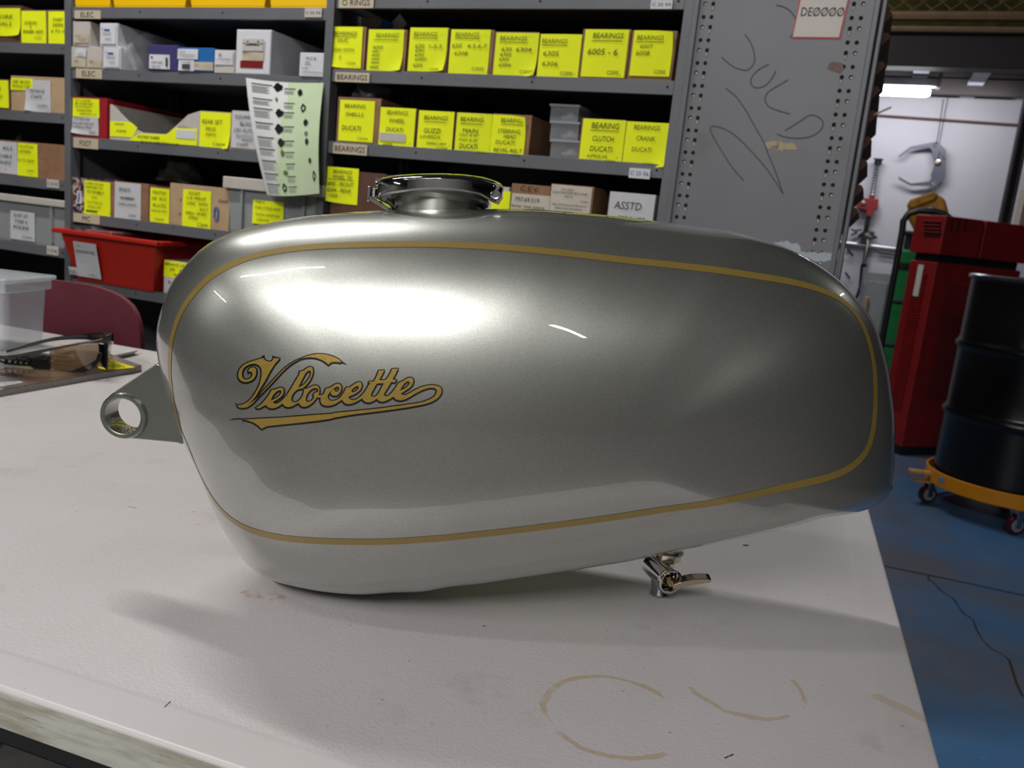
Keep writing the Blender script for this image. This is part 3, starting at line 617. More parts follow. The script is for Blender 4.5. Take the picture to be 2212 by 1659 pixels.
# ---- middle bay
for k, (xa, xb) in enumerate(((156, 236), (237, 402), (404, 574), (577, 709))):
    zb_ = shelf_top(1, 0); p0, p1 = sh(xa, 10), sh(xb, 10); base = V(((p0.x + p1.x) / 2, .0, zb_)); hw = (p1.x - p0.x) / 2
    r = thing('picking_bin', ('narrow yellow plastic picking bin against the left shelf post', 'wide yellow picking bin, second from the left on the top shelf', 'wide yellow picking bin, third from the left on the top shelf', 'yellow picking bin nearest the bay post on the right')[k], 'bin', W3(*base), YAW, 'yellow picking bins on the top shelf')
    bm = new(); obox(bm, -hw, hw, .006, .30, 0, .10, .004, .5)
    for q in bm.verts:
        if q.co.z < .02: q.co.x *= .93
    ob('bin_body', bm, M_YBIN, r, bevel=.003)
    bm = new(); bx(bm, -hw, hw, -.006, .008, .046, .058); ob('front_lip', bm, M_YBIN, r, bevel=.003)
    if k in (1, 2):
        bm = new(); bx(bm, -.002, .002, .012, .28, .004, .07); ob('divider', bm, M_YBIN, r)
def plain_box(name, label, cat, xl, yt, xr, b, i, m, depth, v=.0, zb=None, labs=(), group=None, y_probe=None):
    zbot = shelf_top(b, i) if zb is None else zb
    yp = y_probe or yt + 25
    p0, p1 = sh(xl, yp, v), sh(xr, yp, v); ztop = sh((xl + xr) / 2, yt, v).z
    base = V(((p0.x + p1.x) / 2, v, zbot)); hw = (p1.x - p0.x) / 2; H = ztop - zbot
    r = thing(name, label, cat, W3(*base), YAW, group)
    bm = new(); bx(bm, -hw, hw, 0, depth, 0, H); ob('box_body', bm, m, r, bevel=.0015)
    bm = new(); bx(bm, -hw + .0015, hw - .0015, -.0012, 0, H * .02, H * .98); ob('end_flap', bm, m, r, bevel=.0005)
    for lab in labs: put_label(r, base, lab, -.0015)
    return r, base, hw, H
g = 'small white component cartons in the middle bay'
wl = lambda x0, y0, x1, y1, b=True: ('W', x0, y0, x1, y1, L(('.', .15, .25, .08, .06, 'k'), ('#', .45, .3, .36, .08, 'b') if b else ('NGK', .4, .4, .3, .12, 'l'), ('_', .45, .45, .6, 0, 'l'), ('_', .45, .52, .5, 0, 'l'), ('_', .55, .75, .4, 0, 'g')), None)
zr = shelf_top(1, 1)
r1, b1, h1, H1 = plain_box('white_carton', 'bottom left white carton of the small stack by the post', 'box', 152, 101, 187, 1, 1, M_WHITE2, .22, labs=[('t', 156, 125, 186, 145, L(('302', .35, .35, .3, .2, 'g')), None), ('W', 163, 105, 186, 123, L(('_', .5, .7, .6, 0, 'l'),), None)], group=g)
plain_box('white_carton', 'bottom middle white carton of the small stack by the post', 'box', 188, 101, 221, 1, 1, M_WHITE2, .22, labs=[('t', 190, 127, 219, 146, L(('300', .3, .35, .3, .22, 'g')), None)], group=g)
plain_box('white_carton', 'bottom right bright white carton of the small stack', 'box', 223, 101, 261, 1, 1, M_WHITE, .24, labs=[wl(226, 103, 258, 145)], group=g)
zs2 = zr + H1 + .001
plain_box('white_carton', 'upper left aged white carton standing on the stack', 'box', 158, 46, 195, 1, 1, M_WHITE2, .22, zb=zs2, labs=[('t', 160, 73, 192, 93, L(('117', .3, .3, .3, .2, 'g'), ('_', .6, .6, .5, 0, 'l')), None)], group=g)
plain_box('white_carton', 'upper right bright white carton standing on the stack', 'box', 216, 50, 254, 1, 1, M_WHITE, .26, zb=zs2, labs=[wl(218, 52, 250, 95)], group=g)
plain_box('navy_carton', 'navy blue carton with a white address label', 'box', 319, 97, 384, 1, 1, M_NAVY, .22, labs=[('W', 323, 118, 367, 149, L(('#', .14, .2, .08, .12, 'k'), ('1247-52SE', .4, .55, .55, .16, 'k'), ('TORX 3643', .35, .85, .45, .12, 'g'), ('#', .87, .5, .1, .6, 'g')), None)])
plain_box('blue_carton', 'bright blue carton covered with white stickers', 'box', 385, 103, 462, 1, 1, M_BLUE, .22, labs=[('W', 384, 106, 428, 128, L(('PULSE', .25, .3, .3, .2, 'l'), ('_', .5, .6, .8, 0, 'l')), None), ('W', 386, 130, 420, 153, L(('_', .5, .2, .6, 0, 'g'), ('#', .5, .6, .5, .4, 'g')), None), ('t', 419, 134, 461, 152, L(('512', .15, .4, .2, .3, 'g'),), None)])
plain_box('white_carton', 'plain white low carton right of the blue one', 'box', 463, 108, 508, 1, 1, M_WHITE2, .22, labs=[('W', 465, 110, 504, 140, L(('A.ASSEMBLY', .5, .62, .95, .1, 'g'), ('*', .3, .3, .2, .3, 'g')), None)])
r_, b_, hw_, H_ = plain_box('white_carton', 'tall white carton with a grey product picture and red stripe', 'box', 511, 64, 586, 1, 1, M_WHITE, .40, labs=[('W', 523, 83, 572, 112, L(('#', .5, .5, .9, .9, 'l'), ('~^~~^~', .5, .3, .9, .3, 'k'), ('___', .5, .5, .6, .1, 'k')), None), ('t', 523, 113, 570, 131, L(('S6TF 10', .25, .2, .35, .2, 'g'),), None)])
bm = new(); q0, q1, q2, q3 = rect(520, 132, 569, 147, .0)
bx(bm, q0 - b_.x, q1 - b_.x, -.0026, -.0018, q2 - b_.z, q3 - b_.z); ob('red_stripe', bm, M_RED, r_)
plain_box('white_carton', 'small white carton lettered M.C.R. beside the bay post', 'box', 647, 114, 706, 1, 1, M_WHITE, .25, labs=[('W', 649, 117, 704, 165, L(('M.C.R.', .45, .2, .42, .13, 'k'), ('_', .3, .38, .2, 0, 'k'), ('CONNECT', .32, .48, .26, .07, 'g'), ('10 00', .2, .65, .22, .09, 'g'), ('_', .5, .82, .8, 0, 'l')), None)])
bm = new()
p = sh(318, 150, .0); crumple('plastic_bag', 'crumpled clear plastic bag beside the navy carton', 'bag', 1, sh(303, 120, .06).x, .10, zr, .028, .08, .085, M_CLEAR, 5)
# row below
r_, b_, hw_, H_ = carton('red_carton', 'red card box with a yellow label over a white label', 'box', 1, 2, 155, 210, 231, M_REDC, [('y', 158, 213, 215, 253, L(('TO LUCAS', .4, .12, .6, .14, 'k'), ('BR LEVER INT', .45, .3, .7, .12, 'k'), ('INDICATOR JOINTS', .4, .48, .6, .12, 'k'), ('CONNECTIONS', .45, .66, .6, .12, 'k'), ('(FRONT) L.24', .6, .86, .6, .13, 'k')), None), ('w', 156, 252, 213, 291, L(('FOOTREST BAR', .4, .15, .6, .13, 'k'), ('TRIGGER WIRE SET', .45, .4, .8, .13, 'k'), ('COMMANDO SPARE', .4, .6, .7, .13, 'k'), ('C2601', .8, .86, .25, .14, 'k')), ['bl'])], depth=.32)
# V-fronted open box
ua, ub = sh(236, 265).x, sh(430, 275).x; zb_ = shelf_top(1, 2); base = V(((ua + ub) / 2, .002, zb_)); hw = (ub - ua) / 2
Hh = sh(236, 225).z - zb_; Hm = sh(330, 288).z - zb_; Hr = sh(428, 239).z - zb_
xf = lambda px, py: sh(px, py).x - base.x
r = thing('cutaway_bin', 'white card picking box with a V cut front and yellow strip labels', 'box', W3(*base), YAW)
poly = [(-hw, 0), (hw, 0), (hw, Hr), (xf(405, 255), Hr - .012), (xf(362, 284), Hm + .004), (xf(355, 287), Hm), (xf(308, 287), Hm), (xf(296, 280), Hm + .006), (xf(240, 226), Hh), (-hw, Hh)]
bm = new(); prism(bm, poly, 0, .003); ob('front_panel', bm, M_WHITE2, r, bevel=.0008)
bm = new(); bx(bm, -hw, hw, .003, .34, 0, .004); bx(bm, -hw, -hw + .003, .003, .34, .004, Hh); bx(bm, hw - .003, hw, .003, .34, .004, Hr); bx(bm, -hw, hw, .337, .34, .004, Hr); ob('box_body', bm, M_WHITE2, r)
bm = new(); yy = [(xf(237, 262), sh(240, 262).z - zb_), (xf(237, 290), sh(240, 294).z - zb_), (xf(286, 295), sh(286, 297).z - zb_), (xf(296, 276), sh(296, 276).z - zb_), (xf(282, 264), sh(282, 264).z - zb_)]
yy = [(max(x, -hw + .001), z) for x, z in yy]; prism(bm, yy, -.0012, 0); la = ob('label', bm, M_YEL, r); text(la, 'GIRLING', xf(258, 268), sh(258, 268).z - zb_, .034, .006, M_INKF, -.002); text(la, 'SUZUKI', xf(262, 283), sh(262, 283).z - zb_, .038, .007, M_INK, -.002)
bm = new(); yy = [(xf(278, 312), sh(278, 305).z - zb_), (xf(425, 318), sh(425, 317).z - zb_), (xf(426, 278), sh(426, 278).z - zb_), (xf(378, 276), sh(378, 276).z - zb_), (xf(360, 290), sh(360, 290).z - zb_), (xf(300, 289), sh(300, 289).z - zb_)]
yy = [(min(x, hw - .001), max(z, .001)) for x, z in yy]; prism(bm, yy, -.0024, -.0013); la = ob('label', bm, M_YEL, r)
text(la, 'FOOTREST RUBBER:', xf(322, 297), sh(322, 297).z - zb_, .085, .008, M_INK, -.0034); text(la, '250 350 450  COMPLETE SETS  24-11-86', xf(345, 309), sh(345, 309).z - zb_, .14, .007, M_INK, -.0034)
bm = new(); bx(bm, xf(381, 290), xf(423, 290), -.0036, -.0026, sh(402, 300).z - zb_, sh(402, 281).z - zb_); ob('sticker', bm, M_WHITE, r); text(r, 'ARMSTRONG 1 1/2', xf(400, 276), sh(400, 275).z - zb_, .05, .005, M_INK, -.0035)
carton('part_bin', 'yellow fronted bin reading REAR SET in the middle bay', 'box', 1, 2, 431, 241, 500, M_TAN, [('y', 432, 243, 498, 322, L(('REAR SET', .42, .26, .66, .12, 'f'), ('PEGS', .38, .46, .32, .1, 'f'), ('(NEW)', .38, .62, .34, .1, 'f'), ('C2604', .66, .86, .4, .09, 'f')), ['br'])])
carton('part_bin', 'white fronted bin reading SQUARE BLOCK next to the hanging poster', 'box', 1, 2, 500, 240, 562, M_TAN, [('w', 501, 241, 562, 321, L(('SQUARE', .42, .16, .6, .11, 'k'), ('BLOCK', .55, .34, .48, .11, 'k'), ('CEV AUTOS', .5, .52, .8, .1, 'g'), ('BEARINGS', .48, .67, .6, .08, 'l'), ('PARTS', .58, .78, .38, .07, 'g'), ('C2607', .42, .90, .42, .08, 'k')), None)])
# row D
zb_ = shelf_top(1, 3)
M_COMIC = N('printed_blotches'); cm = M_COMIC.mix(M_COMIC.ramp(M_COMIC.noise(60, 3, .6), .48, .54), (.02, .02, .02, 1), srgb(196, 170, 160)); cm = M_COMIC.mix(M_COMIC.ramp(M_COMIC.noise(42, 2, .6), .58, .62), cm, srgb(150, 60, 50)); M_COMIC.set(Base_Color=cm, Roughness=.5)
carton('magazine_file', 'box of black and red blotchy print holding magazines by the post', 'box', 1, 3, 156, 384, 186, M_COMIC.m, [('W', 167, 412, 177, 440, L(('I', .5, .5, .4, .8, 'b')), None)])
carton('part_bin', 'brown bin with densely written yellow label, left end of its row', 'box', 1, 3, 184, 390, 247, M_CARD, [('y', 183, 392, 239, 467, L(('SUPER NYLON', .4, .08, .7, .07, 'f'), ('HEAVIES TO', .4, .19, .66, .07, 'f'), ('TO WOBBLY', .45, .32, .66, .08, 'k'), ('5/16', .4, .47, .2, .07, 'k'), ('TO FIT THE LOT', .42, .62, .6, .07, 'f'), ('STOCK OFF', .4, .75, .5, .07, 'f'), ('#', .3, .87, .44, .04, 'k')), None)])
carton('part_bin', 'brown bin with plain white label crossed by two struck lines', 'box', 1, 3, 246, 394, 321, M_CARD, [('w', 248, 395, 305, 474, L(('SPORTS', .4, .2, .44, .1, 'k'), ('_', .5, .42, .56, 0, 'k'), ('RUBBER', .5, .42, .5, .07, 'k'), ('CABLE JOINTS', .5, .6, .7, .08, 'k'), ('C2607', .7, .88, .3, .06, 'g')), None)])
carton('part_bin', 'yellow labelled bin reading PANTAH beside the paperclip carton', 'box', 1, 3, 323, 404, 367, M_CARD, [('y', 325, 407, 366, 481, L(('PANTAH', .5, .12, .7, .1, 'f'), ('AIR  BOX', .5, .3, .8, .09, 'f'), ('PLATES', .52, .5, .7, .1, 'f'), ('CENTRE END', .5, .66, .84, .06, 'f'), ('C2604', .5, .9, .5, .06, 'f')), None)])
r_, b_, hw_, H_ = carton('tan_carton', 'tan carton with yellow label and a blue paperclip mark', 'box', 1, 3, 367, 401, 496, M_TAN, [('y', 395, 411, 456, 492, L(('DUCATI', .42, .09, .4, .09, 'k'), ('1/2 PINT', .5, .22, .7, .08, 'k'), ('CANS   WITH', .52, .36, .74, .08, 'k'), ('BOLT', .78, .5, .3, .07, 'f'), ('SMALL  OR BIG', .5, .62, .74, .08, 'k'), ('STAND', .4, .74, .34, .08, 'k'), ('C2604', .74, .91, .36, .09, 'k')), None)], depth=.34)
bm = new(); cx_, cz_ = sh(466, 462).x - b_.x, sh(466, 462).z - b_.z
for hw2, hh2 in ((.0085, .019), (.0045, .013)):
    pts = [V((cx_ + hw2 * math.cos(t) , -.0014, cz_ + (hh2 - hw2) * (1 if math.sin(t) > 0 else -1) + hw2 * math.sin(t))) for t in [2 * PI * k / 24 + .01 for k in range(24)]]
    tube(bm, pts, .0011, 5, closed=True)
ob('paperclip_print', bm, M_BLUE, r_); text(r_, 'Gem', sh(480, 434).x - b_.x, sh(480, 434).z - b_.z, .032, .010, M_INKG, -.0012, .3)
text(r_, 'FE', sh(389, 432).x - b_.x, sh(389, 431).z - b_.z, .007, .007, M_INK, -.0012); text(r_, 'US', sh(387, 462).x - b_.x, sh(387, 462).z - b_.z, .01, .008, M_INK, -.0012)
tub('storage_tub', 'grey plastic tub with pale rim under the hanging poster', 1, 3, 480, 390, 698, M_GREYP, M_WHITE2, depth=.30, v=-.012, labs=[('y', 546, 434, 613, 486, L(('NEO', .25, .08, .3, .1, 'k'), ('THROTTLE ASSY', .5, .32, .84, .11, 'f'), ('WITH SWITCH', .5, .6, .76, .11, 'f'), ('GEAR', .36, .82, .4, .1, 'f')), None)], rim=.032)
crumple('plastic_bag', 'dim grey crumpled bag on the goods behind the tan carton', 'bag', 1, sh(380, 375, .2).x, .22, sh(380, 392, .2).z, .075, .05, .05, M_GREYP, 11)
plain_box('purple_folder', 'mauve folder edge sticking up behind the leftmost bins', 'folder', 192, 384, 255, 1, 3, mat('mauve_card', srgb(120, 84, 110), .7), .02, v=.13)
# red bin and the box on the shelf below
zt = sh(235, 508, -.05)
p0, p1 = sh(112, 500, -.05), sh(340, 520, -.05); base = V(((p0.x + p1.x) / 2, -.05, shelf_top(1, 4))); hw = (p1.x - p0.x) / 2; H = sh(225, 506, -.05).z - base.z
r = thing('red_tote', 'red plastic tote with white paper label jutting from the shelf', 'tub', W3(*base), YAW)
bm = new(); obox(bm, -hw * .92, hw * .92, .012, .38, 0, H - .005, .004)
for q in bm.verts: q.co.x *= .80 + .2 * q.co.z / H; q.co.y = q.co.y + (.03 * (1 - q.co.z / H) if q.co.y < .1 else 0)
ob('tote_body', bm, M_REDP, r, bevel=.004)
bm = new()
for a_ in ((-hw, hw, -.004, .014), (-hw, hw, .376, .394)): bx(bm, *a_, H - .014, H)
for s in (-1, 1): bx(bm, s * hw - (.016 if s > 0 else 0), s * hw + (0 if s > 0 else .016), .014, .376, H - .014, H)
ob('rim', bm, M_REDP, r, bevel=.004)
for (xa, ya, xb, yb, kind, lines) in ((163, 524, 213, 600, 'w', L(('SUN', .3, .1, .3, .08, 'k'), ('WINDOW ADJ', .5, .28, .8, .09, 'k'), ('C2607', .75, .9, .3, .05, 'k'))), (144, 577, 166, 594, 'w', L(('C2607', .5, .5, .8, .35, 'g'),))):
    x0, x1, z0, z1 = rect(xa, ya, xb, yb, -.032); s_ = sheet('label', x0 - base.x, x1 - base.x, z0 - base.z, z1 - base.z, -.002 + .012, M_PAPER, r)
    for q in s_.data.vertices: q.co.y += .03 * (1 - q.co.z / H) - .008
    for tx, cx, cy, w_, h_, ik in lines: text(s_, tx, x0 - base.x + (x1 - x0) * cx, z1 - base.z - (z1 - z0) * cy, (x1 - x0) * w_, (z1 - z0) * h_, INK[ik], .010 if cy < .4 else .016)
crumple('plastic_bag', 'shiny clear plastic bag heaped in the red tote', 'bag', 1, sh(185, 480, .0).x, .06, base.z + H - .03, .06, .06, .055, M_CLEAR, 2)
bm = new(); bx(bm, -.055, .055, -.02, .10, 0, .012); o_ = tag(ob('wrapped_part', bm, mat('wrapped_red', srgb(150, 90, 96), .3, 0, .4, 40), bevel=.004), 'flat clear wrapped red part lying in the red tote', 'packet'); o_.location = W3(sh(235, 497, 0).x, -.02, base.z + H - .004); o_.rotation_euler = (.0, -.02, YAW)
carton('part_box', 'white box with yellow top label low beside the tank nose', 'box', 1, 4, 354, 566, 430, M_WHITE2, [('y', 355, 566, 420, 602, L(('BRAKE LINE', .45, .2, .8, .14, 'k'), ('20   4', .4, .5, .4, .16, 'k'), ('RIMS', .5, .8, .3, .14, 'k')), None), ('w', 355, 602, 420, 636, L(('0  4', .3, .3, .3, .2, 'k'),), None)])
# low rows out of direct sight but seen past the tank: plain cartons
for k, (px, w_) in enumerate(((0.0, .18), (.22, .2), (.48, .24))):
    bm = new(); bx(bm, -w_ / 2, w_ / 2, 0, .3, 0, .13); o_ = tag(ob('brown_carton', bm, M_CARDD, bevel=.002), ('left', 'middle', 'right')[k] + ' brown carton on the low shelf behind the tank', 'box'); o_.location = W3(-.46 + px, .03, shelf_top(2, 4)); o_.rotation_euler = (0, 0, YAW)

# hanging product poster
c00, c10, c01, c11 = sh(577, 421, -.05), sh(690, 418, -.045), sh(531, 168, -.012), sh(699, 179, -.01)
# curved sheet with printed pictures
po = thing('product_poster', 'white product poster with a painted green reflection hanging off the middle shelf edge', 'poster', W3(c01.x, c01.y, c01.z), YAW)
def pp(s, t, lift=0.0):      # s right, t down
    a_ = c01.lerp(c11, s); b_ = c00.lerp(c10, s); p = a_.lerp(b_, t) - c01
    p.y += -.022 * math.sin(PI * s) * (.4 + .6 * t) - .012 * math.sin(PI * t) - lift
    p.z += -.006 * math.sin(PI * s)
    return p
bm = new(); NS, NT = 12, 14; gr = [[bm.verts.new(pp(i / NS, j / NT)) for i in range(NS + 1)] for j in range(NT + 1)]
for j in range(NT):
    for i in range(NS): bm.faces.new((gr[j][i], gr[j][i + 1], gr[j + 1][i + 1], gr[j + 1][i]))
bmesh.ops.recalc_face_normals(bm, faces=bm.faces)
for f_ in bm.faces: f_.material_index = 1 if f_.calc_center_median().x > pp(.52, .5).x - .01 + .0 * f_.calc_center_median().z else 0
M_POSG = mat('poster_green_reflection', srgb(196, 214, 176), .35, 0, .06, 20); M_POSW = mat('poster_white', srgb(218, 220, 220), .35, 0, .05, 20)  # greenish reflection on the right half is put into the sheet's colour
sh_ = ob('poster_sheet', bm, [M_POSW, M_POSG], po, smooth=2, label='white left part, right part painted with a greenish reflection')
bmT, bmK, bmG = new(), new(), new()
def patch(bm, s0, s1, t0, t1, lift=.0012):
    n = max(1, int((s1 - s0) / .08)); vs = []
    for k in range(n + 1):
        s = s0 + (s1 - s0) * k / n; vs.append((bm.verts.new(pp(s, t0, lift)), bm.verts.new(pp(s, t1, lift))))
    for k in range(n): bm.faces.new((vs[k][0], vs[k][1], vs[k + 1][1], vs[k + 1][0]))
def blob(bm, s, t, rs, rt, ring=False):
    n = 14; o = [bm.verts.new(pp(s + rs * math.cos(2 * PI * k / n) * (1 + .2 * math.sin(3 * k + s * 40)), t + rt * math.sin(2 * PI * k / n) * (1 + .2 * math.sin(2 * k)), .0016)) for k in range(n)]
    if ring:
        i_ = [bm.verts.new(pp(s + rs * .5 * math.cos(2 * PI * k / n), t + rt * .5 * math.sin(2 * PI * k / n), .0016)) for k in range(n)]
        for k in range(n): bm.faces.new((o[k], o[(k + 1) % n], i_[(k + 1) % n], i_[k]))
    else: bm.faces.new(o)
rows = ((.04, .44), (.14, .26), (.28, .56), (.45, .63), (.60, .77), (.72, .30), (.83, .27))
for k, t in enumerate((.035, .165, .25, .375, .50, .60, .70, .81, .90)):
    patch(bmK, .08, .38, t, t + .009); patch(bmK, .54, .68, t + .02, t + .028)
    for j in range(3 if k % 2 else 5): patch(bmT, .08, .34 - .03 * (j % 2), t + .022 + j * .013, t + .028 + j * .013)
    for j in range(3): patch(bmT, .54, .66, t + .042 + j * .012, t + .047 + j * .012)
for s, t, a_, b_, rg in ((.46, .05, .06, .036, 0), (.48, .28, .055, .034, 0), (.47, .42, .062, .04, 0), (.49, .54, .05, .036, 0), (.47, .93, .04, .036, 1), (.74, .09, .03, .03, 0), (.79, .23, .03, .036, 1), (.83, .36, .028, .03, 0), (.85, .53, .022, .03, 0), (.89, .70, .02, .024, 0), (.94, .84, .022, .045, 1), (.84, .46, .02, .02, 1)): blob(bmG, s, t, a_, b_, rg)
ob('print_text', bmT, M_INKL, po, kind='stuff'); ob('print_heading', bmK, M_INKG, po, kind='stuff'); ob('print_picture', bmG, M_BLACK, po, kind='stuff')
bmC = new()
for s, t, a_, b_ in ((.44, .16, .02, .018), (.50, .63, .03, .03), (.52, .80, .04, .02)): blob(bmC, s, t, a_, b_)
ob('print_picture', bmC, mat('print_olive', srgb(96, 112, 70), .5), po, kind='stuff')

# ------------------------------------------------------------------ perforated end panel of the next rack
PV = -.022
pu0, pu1 = sh(1497, 20, PV).x, sh(1918, 20, PV).x
pn = thing('rack_end_panel', 'tall grey steel rack end panel with keyholes, scrawls and sticker', 'shelving', W3(pu0, PV, 0), YAW)
PW = pu1 - pu0
bm = new(); bx(bm, .014, PW - .026, 0, .0015, 0, 2.3); PAN = ob('side_sheet', bm, M_PANEL, pn)
bm = new(); bx(bm, 0, .014, -.006, .03, 0, 2.3); ob('corner_post', bm, M_STEEL, pn, bevel=.003)
bm = new(); bx(bm, PW - .026, PW - .014, -.007, .03, 0, 2.3); bx(bm, PW - .012, PW - .002, -.004, .03, 0, 2.3); ob('corner_post', bm, M_STEEL, pn, bevel=.003)
bm = new(); pit = .0508
cols = [sh(1524, 7, PV).x - pu0, sh(1541, 7, PV).x - pu0, sh(1845, 7, PV).x - pu0, sh(1865, 7, PV).x - pu0]
ztop_ = sh(1524, 8, PV).z; p_ = ztop_ - sh(1508, 58, PV).z
for k in range(-4, 26):
    z = ztop_ - k * p_
    for ci, x in enumerate(cols):
        for dz, key in ((0, True), (-.0265, False)):
            def disc(bmx, cx, cz, r, y=-.0004):
                vs = [bmx.verts.new((cx + r * math.cos(2 * PI * j / 10), y, cz + r * math.sin(2 * PI * j / 10))) for j in range(10)]; bmx.faces.new(vs)
            disc(bm, x, z + dz, .0042)
            if key and ci in (1, 2): 
                vs = [bm.verts.new(q) for q in ((x - .0028, -.0004, z - .003), (x + .0028, -.0004, z - .003), (x + .0014, -.0004, z - .014), (x - .0014, -.0004, z - .014))]; bm.faces.new(vs)
ob('keyhole', bm, M_HOLE, pn, kind='stuff', label='rows of punched keyhole slots')
bm = new()
for k in range(-4, 26):
    z = ztop_ - k * p_
    for ci, x in enumerate(cols):
        if ci in (0, 3) : 
            vs = [bm.verts.new((x + .001 + .0026 * math.cos(2 * PI * j / 8), -.0007, z - .0012 + .0022 * math.sin(2 * PI * j / 8))) for j in range(8)]; bm.faces.new(vs)
        else:
            vs = [bm.verts.new(q) for q in ((x - .0016, -.0007, z - .005), (x + .0016, -.0007, z - .005), (x + .0009, -.0007, z - .013), (x - .0009, -.0007, z - .013))]; bm.faces.new(vs)
ob('keyhole_edge', bm, M_BEIGE, pn, kind='stuff', label='pale edges seen through the keyholes')  # small pale beige marks laid over the dark keyholes
def sm(pts, n=5):                                      # Catmull-Rom through 2D points
    o = []; P = [pts[0]] + list(pts) + [pts[-1]]
    for i in range(1, len(P) - 2):
        for k in range(n):
            t = k / n; p0, p1, p2, p3 = P[i - 1], P[i], P[i + 1], P[i + 2]
            o.append(tuple(.5 * (2 * p1[j] + (p2[j] - p0[j]) * t + (2 * p0[j] - 5 * p1[j] + 4 * p2[j] - p3[j]) * t * t + (3 * p1[j] - p0[j] - 3 * p2[j] + p3[j]) * t ** 3) for j in range(2)))
    o.append(tuple(pts[-1])); return o
def zpx(p): return (1420 + p[0] / 4.608, p[1] / 4.608)
M_PENC = mat('pencil_scrawl', srgb(74, 74, 80), .7, 0, 0)
bm = new()
for st in ([(870, 340), (930, 430), (965, 540), (960, 630), (900, 695), (820, 690), (740, 655), (640, 570)],
           [(1110, 640), (1000, 700), (935, 780), (940, 850), (1000, 875), (1080, 845), (1140, 780), (1180, 705)],
           [(1300, 795), (1190, 860), (1100, 920), (1070, 990), (1110, 1060), (1200, 1100), (1320, 1135)],
           [(1190, 1335), (1300, 1370), (1440, 1375), (1560, 1345), (1640, 1270), (1640, 1200), (1580, 1155), (1510, 1150), (1400, 1220), (1270, 1300)],
           [(1180, 50), (1270, 75), (1340, 130), (1385, 220), (1370, 300), (1320, 375)],
           [(680, 880), (780, 960), (880, 1100), (970, 1260), (1050, 1400), (1110, 1550), (1180, 1720), (1250, 1930)],
           [(1250, 1930), (1170, 1800), (1070, 1659), (930, 1500), (800, 1370), (680, 1290), (570, 1255), (530, 1270), (540, 1330), (620, 1470), (740, 1659), (860, 1800)]):
    pts = [sh(*zpx(q), PV) for q in sm(st)]
    ribbon(bm, [V((p.x - pu0, -.0006, p.z)) for p in pts], .0011, V((0, -1, 0)))
ob('scrawl', bm, M_PENC, pn, label='dark pencil scrawl')
x0, x1, z0, z1 = rect(1722, -14, 1830, 84, PV)
bm = new(); prism(bm, [(x0 - pu0 - .004, z0), (x1 - pu0 - .006, z0), (x1 - pu0, z1), (x0 - pu0, z1)], -.0012, -.0004); s_ = ob('sticker', bm, mat('red_border', srgb(196, 52, 56), .5), pn, label='white sticker with a red border reading DE0000')
bm = new(); prism(bm, [(x0 - pu0 - .002, z0 + .003), (x1 - pu0 - .009, z0 + .003), (x1 - pu0 - .003, z1), (x0 - pu0 + .003, z1)], -.0018, -.0013); ob('sticker_face', bm, mat('sticker_white', srgb(212, 204, 200), .5, 0, .05), s_)
tz = sh(1777, 26, PV); text(s_, 'DE\u00d8\u00d8\u00d8\u00d8', tz.x - pu0, tz.z, (x1 - x0) * .86, .017, M_INKG, -.0024, .0)
def splat(name, pts, m, y=-.0005, sd=1, jag=.0022):
    random.seed(sd); P = [sh(a_, b_, PV) for a_, b_ in pts]; bm = new(); o = []
    for i in range(len(P)):
        A, B = P[i], P[(i + 1) % len(P)]; n = max(2, int((B - A).length / .004))
        for k in range(n): q = A.lerp(B, k / n); o.append((q.x - pu0 + random.uniform(-jag, jag), q.z + random.uniform(-jag, jag)))
    vs = [bm.verts.new((a_, y, b_)) for a_, b_ in o]; bm.faces.new(vs); bmesh.ops.triangulate(bm, faces=bm.faces); return ob(name, bm, m, pn)
M_CREAM = mat('cream_residue', srgb(186, 172, 140), .8, 0, .2, 60)
splat('tape_residue', [(1645, 312), (1668, 304), (1690, 306), (1715, 312), (1724, 322), (1700, 325), (1674, 326), (1684, 318), (1672, 314), (1660, 320)], M_CREAM, sd=3)
splat('tape_residue', [(1795, 134), (1818, 136), (1824, 150), (1815, 158), (1786, 150)], mat('brown_residue', srgb(128, 108, 104), .8, 0, .2, 60), sd=5, jag=.001)
M_SPL = mat('white_paint_splash', srgb(176, 184, 190), .6, 0, .12, 40)
splat('paint_splash', [(1660, 528), (1684, 522), (1704, 522), (1726, 528), (1732, 542), (1740, 545), (1790, 546), (1812, 548), (1826, 520), (1828, 556), (1806, 564), (1798, 560), (1780, 566), (1745, 558), (1700, 545)], M_SPL, sd=7, jag=.003)
# folded cartons stacked on the rack behind the panel, seen as a saw-tooth of brown edges
tips = [(1930, 25), (1925, 73), (1915, 135), (1903, 189), (1897, 242), (1885, 298), (1876, 347), (1867, 402), (1856, 452)]
for k, (tx, ty) in enumerate(tips):
    v0 = PV + .04 + .012 * k * 0
    P0 = sh(tx, ty, v0); zz = P0.z; hgt = .055
    r = thing('folded_carton', ('topmost', 'second', 'third', 'fourth', 'fifth', 'sixth', 'seventh', 'eighth', 'lowest')[k] + ' brown carton of the stack poking past the rack end panel', 'box', W3(pu1 - .03, v0, zz - .018 - .0), YAW, 'brown cartons behind the rack end')
    xx = P0.x - (pu1 - .03)
    bm = new(); prism(bm, [(-.06, -.036), (.004, -.036), (xx, .012), (xx - .006, .020), (-.06, .020)], 0, .30); ob('carton_body', bm, M_CARDD, r, bevel=.001)
flat_card('twig_tie', 'pale paper tie poking from the brown carton stack', 'tie', 1906, 240, .035, .004, .02, M_BEIGE, -.5)
